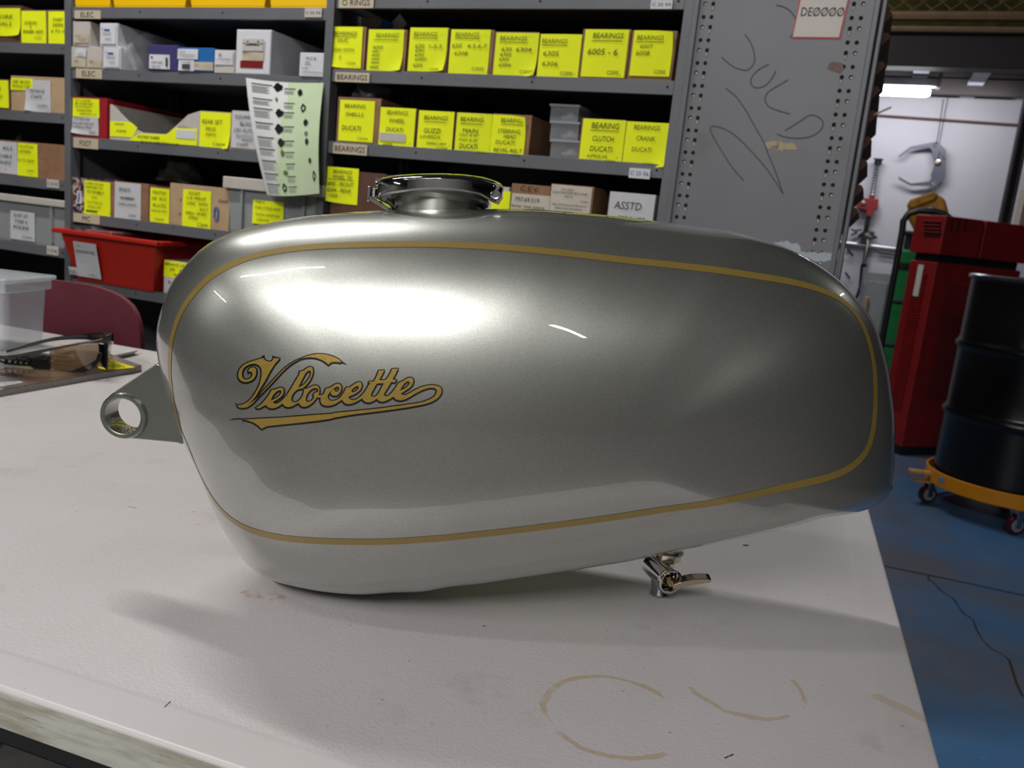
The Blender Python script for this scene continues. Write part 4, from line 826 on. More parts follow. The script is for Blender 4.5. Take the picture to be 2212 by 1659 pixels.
# ------------------------------------------------------------------ the silver motorcycle tank
Y0, TW = .648, .120
RR = [0.1849,0.1834,0.1832,0.1838,0.1862,0.1888,0.1914,0.1913,0.1907,0.1884,0.1852,0.1801,0.1750,0.1683,0.1636,0.1599,0.1577,0.1559,0.1553,0.1547,0.1547,0.1561,0.1584,0.1614,0.1656,0.1706,0.1769,0.1829,0.1900,0.1946,0.1949,0.1946,0.1922,0.1894,0.1841,0.1775,0.1730,0.1678,0.1649,0.1641,0.1641,0.1667,0.1720,0.1781,0.1841,0.1906,0.1907,0.1845,0.1771,0.1687,0.1584,0.1510,0.1417,0.1358,0.1303,0.1260,0.1229,0.1207,0.1192,0.1191,0.1189,0.1194,0.1215,0.1241,0.1268,0.1308,0.1367,0.1461,0.1576,0.1796,0.1917,0.1883]
def tank_R(th):
    x = (th / (2 * PI) * 72) % 72; i = int(x); t = x - i
    p0, p1, p2, p3 = (RR[(i + k) % 72] for k in (-1, 0, 1, 2))
    return .5 * (2 * p1 + (p2 - p0) * t + (2 * p0 - 5 * p1 + 4 * p2 - p3) * t * t + (3 * p1 - p0 - 3 * p2 + p3) * t ** 3)
def tank_pt(th, phi, side):
    c, s = math.cos(th), math.sin(th)
    k = (1 + c) / 2; cx, cz = -.09 + .20 * k, .150 + .010 * k
    rear = 1 / (1 + math.exp(-(c - .80) / .05)); bot = 1 / (1 + math.exp(-(-s - .45) / .12))
    top = min(1, max(0, (s - .15) / .5)); top = top * top * (3 - 2 * top) * (1 - rear)
    p = 2.5 + 2.2 * rear + .1 * bot * (1 - rear) - .5 * top; q = 2.1 + 1.1 * top
    rho = math.sin(phi) ** (2 / p); yy = max(0, math.cos(phi)) ** (2 / q)
    x = cx + tank_R(th) * rho * c; z = cz + tank_R(th) * rho * s
    g_ = min(1, max(0, (x + .05) / .36)); g_ = 1 - .26 * g_ * g_ * (3 - 2 * g_)
    y = side * TW * yy * g_
    z += .022 * math.exp(-((y - .048) / .028) ** 2) * max(0, -s) ** 2 * rho * (1 - rear)
    return V((x, y, z))
T0 = V((0, Y0, .74))
tank = thing('fuel_tank', 'silver motorcycle fuel tank with gold pinstripe and Velocette script on a white table', 'fuel tank', T0)
bm = new(); NT_, MP = 216, 44; col = []
for i in range(NT_):
    th = 2 * PI * i / NT_
    col.append([bm.verts.new(tank_pt(th, PI / 2 * (j / MP) , -1)) for j in range(MP + 1)] + [bm.verts.new(tank_pt(th, PI / 2 * (1 - j / MP), 1)) for j in range(1, MP + 1)])
for i in range(NT_):
    A, B = col[i], col[(i + 1) % NT_]
    for j in range(2 * MP): bm.faces.new((A[j], A[j + 1], B[j + 1], B[j]))
bmesh.ops.remove_doubles(bm, verts=bm.verts, dist=.00005)
bmesh.ops.dissolve_degenerate(bm, edges=bm.edges, dist=.00002)
bmesh.ops.recalc_face_normals(bm, faces=bm.faces)
TBVH = BVHTree.FromBMesh(bm)
ob('tank_shell', bm, M_TANK, tank, smooth=2)
CL = CAM - T0
def cast(px, py):
    k = ray(px, py).normalized(); h = TBVH.ray_cast(CL, k)
    if h[0] is not None: return h[0], h[1]
    best = None
    for i in range(400):
        q = CL + k * (.5 + .0012 * i); n = TBVH.find_nearest(q)
        if best is None or n[3] < best[3]: best = n
    return best[0], best[1]
def snap(p, off):
    h = TBVH.find_nearest(p); return h[0] + h[1] * off
# pinstripe: closed loop on both flanks
SP = [(368.5,752),(372,728),(383,691.7),(398.7,660),(425,626),(456,597),(503.5,570),(556,551),(608.4,541),(687,532),(788,529),(915,527),(1080,534),(1160,541),(1250,550),(1345,561.6),(1480,575.5),(1560,585),(1625,595),(1700,607),(1749.5,619),(1801.5,638),(1833,661),(1858,692),(1874,729.5),(1887,781.5),(1890,825),(1890.5,872),(1887.5,913.6),(1880,955),(1862,988),(1833,1012),(1808,1024),(1770,1036),(1687,1054),(1604,1073.7),(1500,1092),(1300,1121),(1100,1147),(900,1166.8),(792,1170.7),(687,1168),(608.4,1161.5),(543,1146),(503.5,1125),(477,1101),(451,1064.5),(425,1012),(406.5,965),(391,931),(380,890),(371,847),(366.6,803)]
n_ = len(SP); loop = []
for i in range(n_):
    for k in range(6):
        t = k / 6; p0, p1, p2, p3 = (SP[(i + d) % n_] for d in (-1, 0, 1, 2))
        loop.append(tuple(.5 * (2 * p1[j] + (p2[j] - p0[j]) * t + (2 * p0[j] - 5 * p1[j] + 4 * p2[j] - p3[j]) * t * t + (3 * p1[j] - p0[j] - 3 * p2[j] + p3[j]) * t ** 3) for j in range(2)))
hits = [cast(*q) for q in loop]
P_ = [h[0] for h in hits]; Lp = len(P_)
for _ in range(8): P_ = [(P_[i - 1] + P_[i] * 2 + P_[(i + 1) % Lp]) / 4 for i in range(Lp)]
for mir in (1, -1):
    bm = new(); rr = []
    for i in range(Lp):
        t = (P_[(i + 1) % Lp] - P_[i - 1]).normalized(); n = TBVH.find_nearest(P_[i])[1]; sdv = n.cross(t).normalized()
        row = []
        for w_ in (-.0026, 0, .0026):
            q = snap(P_[i] + sdv * w_, .00025); row.append(bm.verts.new((q.x, q.y * mir, q.z)))
        rr.append(row)
    for i in range(Lp):
        A, B = rr[i], rr[(i + 1) % Lp]
        for j in range(2): bm.faces.new((A[j], A[j + 1], B[j + 1], B[j]))
    bmesh.ops.recalc_face_normals(bm, faces=bm.faces)
    ob('pinstripe', bm, M_GOLD, tank, smooth=2, label='gold pinstripe loop')
# script decal: traced gold shapes with holes, black edge under them
G6 = lambda p: (480 + p[0] / 7.9, 740 + p[1] / 7.9)
G7 = lambda p: (720 + p[0] / 8.508, 780 + p[1] / 8.508)
SHAPES = []
def shape(f, outer, *holes): SHAPES.append(([f(p) for p in outer], [[f(p) for p in h] for h in holes]))
shape(G6, [(450,492),(462,462),(492,432),(535,422),(572,440),(586,480),(584,530),(566,582),(520,636),(455,666),(385,672),(325,650),(288,600),(281,540),(295,478),(335,418),(395,368),(470,332),(570,302),(650,278),(706,264),(738,298),(790,324),(838,322),(868,296),(884,266),(985,273),(950,312),(900,372),(850,445),(800,530),(750,628),(700,712),(640,808),(585,902),(530,972),(465,1030),(400,1070),(330,1090),(262,1072),(330,1062),(400,1034),(470,984),(540,902),(604,800),(646,700),(672,600),(680,510),(668,440),(632,390),(572,362),(500,366),(430,392),(376,438),(348,496),(344,560),(372,614),(420,632),(474,614),(512,574),(522,530),(502,496)])
shape(G6, [(262,1074),(300,1104),(370,1110),(440,1094),(520,1036),(610,942),(720,806),(850,668),(960,548),(1060,446),(1180,356),(1300,290),(1420,258),(1520,252),(1620,264),(1720,304),(1790,352),(1818,380),(1850,346),(1930,328),(2030,342),(2022,312),(1960,268),(1880,232),(1780,206),(1660,196),(1550,206),(1440,236),(1340,276),(1230,336),(1130,406),(1020,508),(900,640),(790,756),(680,870),(590,955),(500,1020),(420,1062),(340,1078)])
shape(G6, [(590,1118),(600,1098),(660,1062),(730,985),(790,910),(832,840),(854,806),(910,800),(960,778),(1020,770),(1052,800),(1048,862),(1010,922),(950,968),(882,1006),(878,1030),(922,1042),(990,1014),(1050,960),(1110,890),(1175,790),(1240,680),(1292,590),(1322,540),(1328,492),(1385,482),(1440,444),(1500,414),(1542,428),(1552,490),(1534,572),(1490,660),(1430,730),(1372,782),(1405,792),(1462,782),(1530,748),(1590,728),(1640,748),(1662,800),(1658,860),(1642,896),(1600,962),(1530,1038),(1455,1084),(1390,1094),(1340,1072),(1312,1022),(1262,1052),(1190,1088),(1120,1098),(1068,1078),(1034,1040),(1000,1064),(935,1102),(862,1120),(795,1106),(748,1062),(700,1088),(645,1116)],
    [(834,984),(868,905),(920,846),(978,812),(1016,822),(1006,872),(952,926),(884,966)],
    [(1298,770),(1338,690),(1388,592),(1436,512),(1488,474),(1522,490),(1512,560),(1464,642),(1404,712)],
    [(1186,984),(1190,920),(1228,852),(1290,800),(1372,780),(1402,806),(1386,882),(1342,962),(1282,1010),(1222,1016)],
    [(1428,972),(1440,908),(1480,840),(1540,790),(1608,774),(1642,798),(1638,846),(1590,852),(1558,890),(1578,930),(1530,990),(1480,1010),(1440,1002)])
shape(G6, [(1626,934),(1644,896),(1700,898),(1744,862),(1776,786),(1840,768),(1900,732),(1960,702),(2010,706),(2034,746),(2034,802),(1998,866),(1950,902),(1900,902),(1866,880),(1858,846),(1884,812),(1920,792),(1926,830),(1964,840),(1998,804),(1996,764),(1958,752),(1900,790),(1840,850),(1804,904),(1818,966),(1864,992),(1930,986),(2000,952),(2062,900),(2080,960),(2010,996),(1940,1042),(1850,1074),(1765,1074),(1708,1050),(1684,1000),(1686,936)])
shape(G7, [(100,706),(152,640),(204,566),(236,500),(252,484),(302,480),(360,442),(422,402),(480,384),(518,402),(526,452),(506,512),(450,570),(380,612),(292,648),(284,664),(310,700),(370,714),(440,694),(512,640),(572,574),(622,500),(660,430),(700,412),(652,404),(668,378),(745,374),(790,300),(820,230),(836,176),(936,166),(906,236),(862,310),(846,350),(960,346),(1004,296),(1052,220),(1086,146),(1190,138),(1148,228),(1096,322),(1112,346),(1162,342),(1130,392),(1068,382),(1022,460),(962,552),(930,612),(946,642),(1000,642),(1064,594),(1134,508),(1190,424),(1226,388),(1290,362),(1350,322),(1418,302),(1466,324),(1472,382),(1446,442),(1390,500),(1310,552),(1246,592),(1260,614),(1310,626),(1370,606),(1450,562),(1540,512),(1640,472),(1740,448),(1850,442),(1936,462),(1986,510),(1984,588),(1930,668),(1850,728),(1750,768),(1640,798),(1520,820),(1400,842),(1200,872),(1000,900),(800,926),(600,950),(400,974),(200,1006),(0,1040),(0,954),(200,934),(400,914),(700,884),(900,862),(1100,834),(1250,814),(1400,792),(1560,768),(1680,738),(1780,698),(1866,640),(1902,572),(1898,522),(1850,492),(1760,492),(1660,522),(1560,568),(1470,618),(1380,672),(1300,708),(1220,718),(1150,700),(1106,652),(1076,672),(1010,710),(920,744),(850,734),(804,692),(740,730),(660,758),(590,748),(545,706),(534,684),(440,738),(370,772),(285,788),(214,772),(162,704),(130,712)],
    [(332,552),(360,508),(410,466),(454,456),(474,480),(450,528),(392,568),(348,572)],
    [(694,612),(740,520),(790,432),(822,410),(930,406),(890,490),(840,580),(790,640),(740,658),(702,648)],
    [(1228,540),(1270,460),(1320,400),(1370,368),(1400,378),(1400,420),(1360,470),(1300,512)])
shape(G6, [(348,1312),(700,1294),(1000,1278),(1300,1256),(1600,1232),(1896,1212),(1897,1290),(1750,1314),(1600,1334),(1300,1368),(1000,1398),(800,1420),(735,1440),(680,1468),(650,1440),(590,1392),(520,1352),(430,1324)])
def on_tank(name, polys, off, m, lab=None):
    bm = new()
    for outer, holes in polys:
        vl = [[V((x, -y, 0)) for x, y in L_] for L_ in [outer] + holes]
        tris = __import__('mathutils').geometry.tessellate_polygon(vl); flat = [p for L_ in vl for p in L_]
        vs = [bm.verts.new(p) for p in flat]
        for t in tris:
            try: bm.faces.new([vs[i] for i in t])
            except ValueError: pass
    for _ in range(5):
        es = [e for e in bm.edges if e.calc_length() > 9]
        if not es: break
        bmesh.ops.subdivide_edges(bm, edges=es, cuts=1); bmesh.ops.triangulate(bm, faces=bm.faces)
    for v in bm.verts:
        h = cast(v.co.x, -v.co.y); v.co = h[0] + h[1] * off
    return ob(name, bm, m, tank, smooth=2, label=lab)
def smooth_poly(P, n=3):
    o = []; L_ = len(P)
    for i in range(L_):
        p0, p1, p2, p3 = (P[(i + d) % L_] for d in (-1, 0, 1, 2))
        def ang(a, b, c):
            u = V((b[0] - a[0], b[1] - a[1])); w_ = V((c[0] - b[0], c[1] - b[1])); return u.angle(w_, 0)
        s1, s2 = ang(p0, p1, p2) > .95, ang(p1, p2, p3) > .95
        if s1: p0 = p1
        if s2: p3 = p2
        for k in range(n):
            t = k / n; o.append(tuple(.5 * (2 * p1[j] + (p2[j] - p0[j]) * t + (2 * p0[j] - 5 * p1[j] + 4 * p2[j] - p3[j]) * t * t + (3 * p1[j] - p0[j] - 3 * p2[j] + p3[j]) * t ** 3) for j in range(2)))
    return o
SM = [(smooth_poly(o), [smooth_poly(h) for h in hs]) for o, hs in SHAPES]
edge = []
for o, hs in SM:
    for L_ in [o] + hs:
        n_ = len(L_); lo_, hi_ = [], []
        for i in range(n_):
            a_, b_ = L_[i - 1], L_[(i + 1) % n_]; d = V((b_[0] - a_[0], b_[1] - a_[1]))
            d = d.normalized() if d.length > 1e-6 else V((1, 0)); q = V((-d.y, d.x)) * 3.3; c_ = V(L_[i]) + V((-.5, 1.0))
            lo_.append(tuple(c_ + q)); hi_.append(tuple(c_ - q))
        for i in range(n_):
            j = (i + 1) % n_; edge.append(([lo_[i], lo_[j], hi_[j], hi_[i]], []))
edge.append(([G6(p) for p in ((118,1323),(180,1298),(260,1290),(360,1292),(380,1316),(280,1312),(200,1316))], []))
edge.append(([G6(p) for p in ((210,1022),(262,1056),(300,1060),(262,1086),(232,1056))], []))
edge.append(([G6(p) for p in ((2020,300),(2142,382),(2050,362),(2010,345))], []))
edge.append(([G6(p) for p in ((434,552),(444,486),(500,488),(520,520),(490,520),(458,530))], []))
edge.append(([G6(p) for p in ((630,272),(720,206),(736,290),(700,262))], [])); edge.append(([G6(p) for p in ((736,290),(790,322),(838,318),(858,284),(850,222),(1018,264),(880,258),(868,300),(800,332))], []))
edge.append(([G6(p) for p in ((540,1110),(590,1095),(600,1130),(570,1125))], []))
def on_tank_fast(name, quads, off, m, lab):
    bm = new(); cache = {}
    def gv(p):
        k = (round(p[0], 2), round(p[1], 2))
        if k not in cache: h = cast(*p); cache[k] = bm.verts.new(h[0] + h[1] * off)
        return cache[k]
    for o, _ in quads:
        vs = [gv(p) for p in o]; vs = [v for i, v in enumerate(vs) if v not in vs[:i]]
        if len(vs) > 2:
            try: bm.faces.new(vs)
            except ValueError: pass
    return ob(name, bm, m, tank, smooth=2, label=lab)
on_tank_fast('script_outline', edge, .00022, M_OUTL, 'black edge of the Velocette script')
on_tank('script', SM, .00045, M_GOLD2, 'gold Velocette script with a long underline')

def tob(name, bm, m, **k):                     # world-space bmesh -> part of the tank
    bmesh.ops.translate(bm, vec=-T0, verts=bm.verts); return ob(name, bm, m, tank, **k)
# front mounting lug: welded gusset with a cross tube
def ay(px, py, Y): q = aty(px, py, Y); return (q.x, q.z)
YA, YB = .617, .633
LC = ay(264, 900, .614)
ARC = [(LC[0] + .0165 * math.cos(t), LC[1] + .0165 * math.sin(t)) for t in [math.radians(a_) for a_ in range(-78, 118, 13)]]
LUGP = ARC + [ay(247, 846, YA), ay(300, 811, YA), ay(338, 785, YA), ay(372, 800, YA), ay(396, 860, YA), ay(404, 950, YA), ay(393, 961, YA), ay(382, 957, YA), ay(330, 952, YA), ay(283, 948, YA)]
bm = new(); prism(bm, LUGP, YA, YB)
lug = tob('lug_plate', bm, M_LUG, bevel=.0012, seg=3)
cx_, cz_ = LC; bm = new()
My = Matrix.Translation((cx_, .614, cz_)) @ Matrix.Rotation(-PI / 2, 4, 'X')
lathe(bm, [(.0137, .0006), (.0150, 0), (.0168, .0002), (.0178, .0015), (.0180, .008), (.0192, .0095), (.0192, .015), (.0180, .0215), (.0168, .023), (.0140, .023), (.0137, .022), (.0137, .004)], My, 48, True)
tob('lug_tube', bm, M_LUG, smooth=True)
bm = new(); pts = []
for k in range(26):
    t = k / 25; q = V((ay(341, 790, .64)[0] * (1 - t) + ay(394, 955, .62)[0] * t, 0, ay(341, 790, .64)[1] * (1 - t) + ay(394, 955, .62)[1] * t))
    h = TBVH.find_nearest(V((q.x, YA, q.z)) - T0); pts.append(h[0] + T0 + h[1] * .0002)
tube(bm, pts, [.0022 + .0009 * math.sin(k * 2.1) * math.sin(k * .9) for k in range(26)], 8)
tob('weld_bead', bm, M_LUG, smooth=2)

# filler neck and chrome flip cap
XC = aty(948, 440, Y0).x; zc = TBVH.ray_cast(V((XC, 0, .6)), V((0, 0, -1)))[0].z + .74
zz = lambda py, Y=Y0 - .038, px=948: aty(px, py, Y).z
bm = new(); z0_, z1_, z2_, z3_ = zc - .012, zz(436), zz(431), zz(412)
Mn = Matrix.Translation((XC, Y0, 0)) @ Matrix.Rotation(math.radians(-2.0), 4, 'Y')
lathe(bm, [(.0, z0_), (.0325, z0_), (.0325, z1_ - .001), (.0340, z1_), (.0372, z2_), (.0378, z2_ + .002), (.0378, z3_ - .004), (.0365, z3_), (0, z3_ + .001)], None, 56)
bmesh.ops.rotate(bm, cent=(0, 0, zc + .006), matrix=Matrix.Rotation(math.radians(-7), 3, 'X') @ Matrix.Rotation(math.radians(1.6), 3, 'Y'), verts=bm.verts); bmesh.ops.translate(bm, vec=(XC, Y0, 0), verts=bm.verts)
tob('filler_neck', bm, mat('satin_ring', (.50, .51, .47, 1), .3, .9, .05), smooth=True)
Yf = Y0 - .044
topP = [(803, 386), (815, 380), (850, 375), (900, 372.5), (950, 372), (1000, 374.5), (1040, 380), (1065, 387), (1078, 393), (1084, 401)]
botP = [(803, 426), (815, 425), (850, 419), (900, 412.5), (950, 411), (1000, 413.5), (1040, 421), (1062, 434), (1074, 439), (1083, 424)]
def interp(P, x):
    for a_, b_ in zip(P, P[1:]):
        if a_[0] <= x <= b_[0]: return a_[1] + (b_[1] - a_[1]) * (x - a_[0]) / (b_[0] - a_[0])
    return P[-1][1] if x > P[-1][0] else P[0][1]
bm = new(); prev = None; NX = 44
for i in range(NX + 1):
    px = 803.5 + (1083.5 - 803.5) * (1 - math.cos(PI * i / NX)) / 2
    s_ = (px - 803.5) / 280
    a_ = aty(px, interp(topP, px), Y0 - .02); b_ = aty(px, interp(botP, px), Yf + .004)
    x = (a_.x + b_.x) / 2
    hw = .044 * (1 - abs(2 * (s_ - .52)) ** 2.6 * .42); hw *= min(1, (.72 + (s_ / .05) * .28)) if s_ < .05 else 1; hw *= max(.35, min(1, (1 - s_) / .06)) ** .5
    zt_, zb_ = a_.z, b_.z; H_ = zt_ - zb_; ringp = []
    for yy, zf in ((-1, .10), (-1, .60), (-.965, .72), (-.88, .80), (-.70, .89), (-.4, .97), (0, 1.0), (.4, .97), (.70, .89), (.88, .80), (.965, .72), (1, .60), (1, .10), (.96, 0), (.85, .02), (-.85, .02), (-.96, 0)):
        ringp.append(bm.verts.new((x, Y0 + yy * hw, zb_ + H_ * zf)))
    if prev:
        for k in range(len(ringp)): bm.faces.new((prev[k], prev[(k + 1) % len(ringp)], ringp[(k + 1) % len(ringp)], ringp[k]))
    else: bm.faces.new(ringp)
    prev = ringp
bm.faces.new(prev[::-1])
cap = tob('cap_lid', bm, M_CHROME, smooth=True, bevel=.0012, seg=3, label='chrome flip-up filler cap')
def cob(name, bm, m, **k): bmesh.ops.translate(bm, vec=-T0, verts=bm.verts); return ob(name, bm, m, cap, **k)
bm = new()
for px, py, r_ in ((1071, 421, .0034), (812, 389, .0016)):
    q = aty(px, py, Yf + (.012 if px > 1000 else .008)); lathe(bm, [(0, 0), (r_ * .55, 0), (r_ * .6, -.0006), (r_ * .9, -.0008), (r_, .0004), (r_, .05)], Matrix.Translation((q.x, Yf - .0012 + (.012 if px > 1000 else .010), q.z)) @ Matrix.Rotation(-PI / 2, 4, 'X'), 16)
cob('hinge_pin', bm, M_CHROMED, smooth=True)
bm = new()
for k in range(7):
    q = aty(840 + k * 5, 374.4 - k * .35, Y0 - .006); bx(bm, q.x - .0005, q.x + .0005, Y0 - .012, Y0 + .006, q.z - .005, q.z - .0018)
cob('thumb_grip', bm, M_CHROME)
for k in range(1):
    a_, b_ = aty(803, 427, Y0), aty(846, 453, Y0); d = (b_ - a_); d.y = 0; nn = V((-d.z, 0, d.x)).normalized() * .0014; bm = new(); vs = []
    for y in (Y0 - .014, Y0 + .014):
        for c_ in (a_, b_): c2 = V((c_.x, y, c_.z)); vs += [bm.verts.new(c2 + nn), bm.verts.new(c2 - nn)]
    for f_ in ((0, 1, 3, 2), (4, 6, 7, 5), (0, 4, 5, 1), (2, 3, 7, 6), (0, 2, 6, 4), (1, 5, 7, 3)): bm.faces.new([vs[i] for i in f_])
    e_ = aty(803, 372 + 12, Y0); bx(bm, a_.x - .0012, a_.x + .0012, Y0 - .014, Y0 + .014, a_.z - .003, a_.z + .008)
    cob('release_lever', bm, M_CHROME, bevel=.0005)
    bm = new(); q = aty(835, 432, Y0); tube(bm, [q + V((-.006, -.006, .002)), q + V((.004, -.006, -.002)), q + V((.008, -.006, -.006))], .0018, 8); tube(bm, [q + V((0, -.010, .001)), q + V((0, .010, .001))], .0022, 8); cob('latch', bm, M_CHROMED, smooth=True)

# fuel tap under the tank
sx_, sy_ = atz(1423, 1284, .74).x, atz(1423, 1284, .74).y
zb0 = .74
xN, yN = sx_ + .0045, sy_ + .004
hit = TBVH.ray_cast(V((xN, yN - Y0, -.02)), V((0, 0, 1))); zT = (hit[0].z if hit[0] is not None else .05) + .74
bm = new(); prof = [(0, 0), (.0068, 0), (.0074, .0008)]
for k in range(5): prof += [(.0082, .0014 + k * .0018), (.0073, .0023 + k * .0018)]
prof += [(.0080, .0112), (.0080, .022), (0, .022)]
lathe(bm, prof, Matrix.Translation((sx_, sy_, zb0)), 24); fb = tob('tap_spout', bm, M_CHROMED, smooth=True, label='threaded chrome outlet of the fuel tap')
qm = aty(1450, 1258, sy_ - .022); ax = V((.0105, -.028, -.001)).normalized(); x_, y_ = frame_of(ax)
Mb = Matrix((( x_.x, y_.x, ax.x, qm.x), (x_.y, y_.y, ax.y, qm.y), (x_.z, y_.z, ax.z, qm.z), (0, 0, 0, 1)))
bm = new(); lathe(bm, [(0, -.036), (.0075, -.036), (.0092, -.034), (.0094, -.006), (.0102, -.005), (.0106, -.0006), (.0100, 0), (.0092, 0), (.0084, -.0012), (.0082, -.010), (0, -.010)], Mb, 36); tp = tob('tap_body', bm, M_CHROME, smooth=True)
bm = new(); lathe(bm, [(0, -.0095), (.0074, -.0095), (.0070, -.0070), (.0046, -.0066), (.0040, -.001), (.0034, .0008), (0, .0008)], Mb, 20); tob('tap_core', bm, M_BRASS, smooth=True)
zn = aty(1434, 1209, yN).z; rN = .0112
bm = new(); lathe(bm, [(0, -.012), (.0078, -.012), (.0066, -.002), (.0066, .001), (0, .001)], Matrix.Translation((xN, yN, zn)), 28); tob('tap_neck', bm, M_CHROME, smooth=True)
bm = new(); prism(bm, [(xN + rN * math.cos(PI / 6 + k * PI / 3 + .25), yN + rN * math.sin(PI / 6 + k * PI / 3 + .25)) for k in range(6)], zn, zn + .0078, 'z'); tob('tap_nut', bm, M_BRASS, bevel=.0016, seg=3, label='bright hexagon nut')
bm = new(); lathe(bm, [(0, .0074), (.0122, .0074), (.0122, .0086), (.0100, .0090), (.0112, max(.012, zT - zn + .004)), (0, max(.012, zT - zn + .004))], Matrix.Translation((xN, yN, zn)), 28); tob('tap_boss', bm, M_LUG, smooth=True)
e_ = aty(1534, 1250, sy_ - .018); s_ = aty(1452, 1263, sy_ - .023); bm = new()
d = (e_ - s_); n3 = 12; rows = []
for k in range(n3 + 1):
    t = k / n3; c_ = s_.lerp(e_, t) + V((0, 0, .0012 * math.sin(PI * t))); hw = .0030 + .0012 * math.sin(PI * min(1, t * 1.1)); hw *= (1 if t < .93 else .6)
    rows.append([bm.verts.new(c_ + V((0, a_ * .0045, b_ * hw * .62))) for a_, b_ in ((-1, -1), (-1, 1), (1, 1.6), (1, -.4))])
for A, B in zip(rows, rows[1:]):
    for k in range(4): bm.faces.new((A[k], A[(k + 1) % 4], B[(k + 1) % 4], B[k]))
bm.faces.new(rows[0][::-1]); bm.faces.new(rows[-1]); tob('tap_lever', bm, M_BRASS, bevel=.0005)
# ------------------------------------------------------------------ right hand background (shelf frame unless said)
def onpl(px, py, P0, n):
    k = ray(px, py); return CAM + k * ((P0 - CAM).dot(n) / k.dot(n))
HA = math.radians(20); hx, hy = V((math.cos(HA), math.sin(HA), 0)), V((-math.sin(HA), math.cos(HA), 0))
HC = atz(1943, 985, .0); HC = HC + V((0, 0, 0))
ht = thing('space_heater', 'tall red louvred metal heater cabinet behind the black drum', 'heater', HC, HA)
def hl(px, py, face):      # local coords of pixel on the left face (x=0) or right face (y=0)
    q = onpl(px, py, HC, hx if face == 'l' else hy) - HC; return V((q.dot(hx), q.dot(hy), q.z))
Htop = hl(2044, 466, 'r').z; Hseam = hl(2027, 550, 'r').z; wl_ = hl(1931, 750, 'l').y
HW = hl(2212, 500, 'r').x + .05
bm = new(); bx(bm, 0, HW - .01, 0, wl_, .05, Hseam - .04); ob('lower_cabinet', bm, M_RED, ht, bevel=.006)
bm = new(); bx(bm, .015, HW - .03, .015, wl_ - .015, 0, .06); ob('plinth', bm, M_BLACKM, ht)
bm = new(); bx(bm, .015, HW - .03, .015, wl_ - .015, Hseam - .045, Hseam + .01); ob('hood_gap', bm, M_BLACKM, ht)
bm = new(); xs_ = hl(2121, 500, 'r').x; bx(bm, -.01, xs_ - .006, -.012, wl_ + .01, Hseam, Htop); ob('hood', bm, M_RED, ht, bevel=.006)
bm = new(); bx(bm, xs_ + .006, HW, -.012, wl_ + .01, Hseam, Htop); ob('hood', bm, M_RED, ht, bevel=.006)
M_REDF = mat('faded_red', srgb(178, 84, 70), .5, 0, .2, 10)
for k, py in enumerate((482, 490, 498, 505)):
    A, B = hl(2000, py, 'l'), hl(2036, py, 'l'); y0_, y1_ = B.y, A.y
    bm = new(); bx(bm, -.016, -.009, y0_, y1_, A.z - .010, A.z + .006); ob('louvre_slot', bm, M_HOLE, ht)
    bm = new(); bx(bm, -.024, -.010, y0_, y1_, A.z + .006, A.z + .013); ob('louvre', bm, M_RED, ht, bevel=.002)
for k, px in enumerate((2052, 2067, 2082)):
    q = hl(px, 485, 'r'); bm = new(); bx(bm, q.x - .006, q.x + .006, -.0135, -.0115, q.z - .035, q.z + .03); ob('vent_slot', bm, M_HOLE, ht)
bm = new(); zlo, zhi = .25, hl(2010, 590, 'l').z; n = 46
for k in range(n):
    z = zlo + (zhi - zlo) * k / n; bx(bm, -.007, .001, .05, wl_ - .05, z, z + (zhi - zlo) / n * .5)
ob('grille_rib', bm, M_RED, ht, kind='stuff', label='fine horizontal grille ribs on the narrow side')
A, B = hl(1992, 572, 'l'), hl(1982, 640, 'l'); bm = new(); bx(bm, -.012, -.007, (A.y + B.y) / 2 - .018, (A.y + B.y) / 2 + .018, B.z, A.z); ob('badge_strip', bm, M_WHITE2, ht, label='pale metal strip')
bm = new()
for j in range(44):
    for i in range(5):
        x = .10 + i * .036 + (.018 if j % 2 else 0); z = Hseam - .16 - j * .021
        if z > .3: bx(bm, x, x + .018, -.0008, 0, z, z + .012)
ob('side_perforation', bm, mat('perforation_shadow', srgb(34, 20, 22), .8, 0, 0), ht, kind='stuff', label='rows of small holes in the dark side')
bm = new(); q = onpl(2236, 480, HC + hy * .15, hy) - HC; q = V((q.dot(hx), 0, 0)); bx(bm, 0, .2, 0, .14, 0, .22); o_ = ob('parts_box', bm, M_BEIGE, bevel=.004); o_.location = HC + hx * (q.x - .0) + hy * .15 + V((0, 0, Htop)); o_.rotation_euler = (0, 0, HA); tag(o_, 'beige box standing on the red heater at the right frame edge', 'box')
# steel post at the far right
pv = 3.55; a_, b_ = sh(2162, 470, pv), sh(2180, 470, pv)
bm = new(); bx(bm, a_.x, a_.x + .012, pv, pv + .10, 0, ME_Z); bx(bm, b_.x - .002, b_.x + .014, pv, pv + .10, 0, ME_Z); bx(bm, a_.x, b_.x + .01, pv + .045, pv + .055, 0, ME_Z)
o_ = tag(ob('steel_column', bm, M_BEAM, bevel=.002), 'dark steel column at the right frame edge holding the mezzanine', 'column'); frameobj(o_)

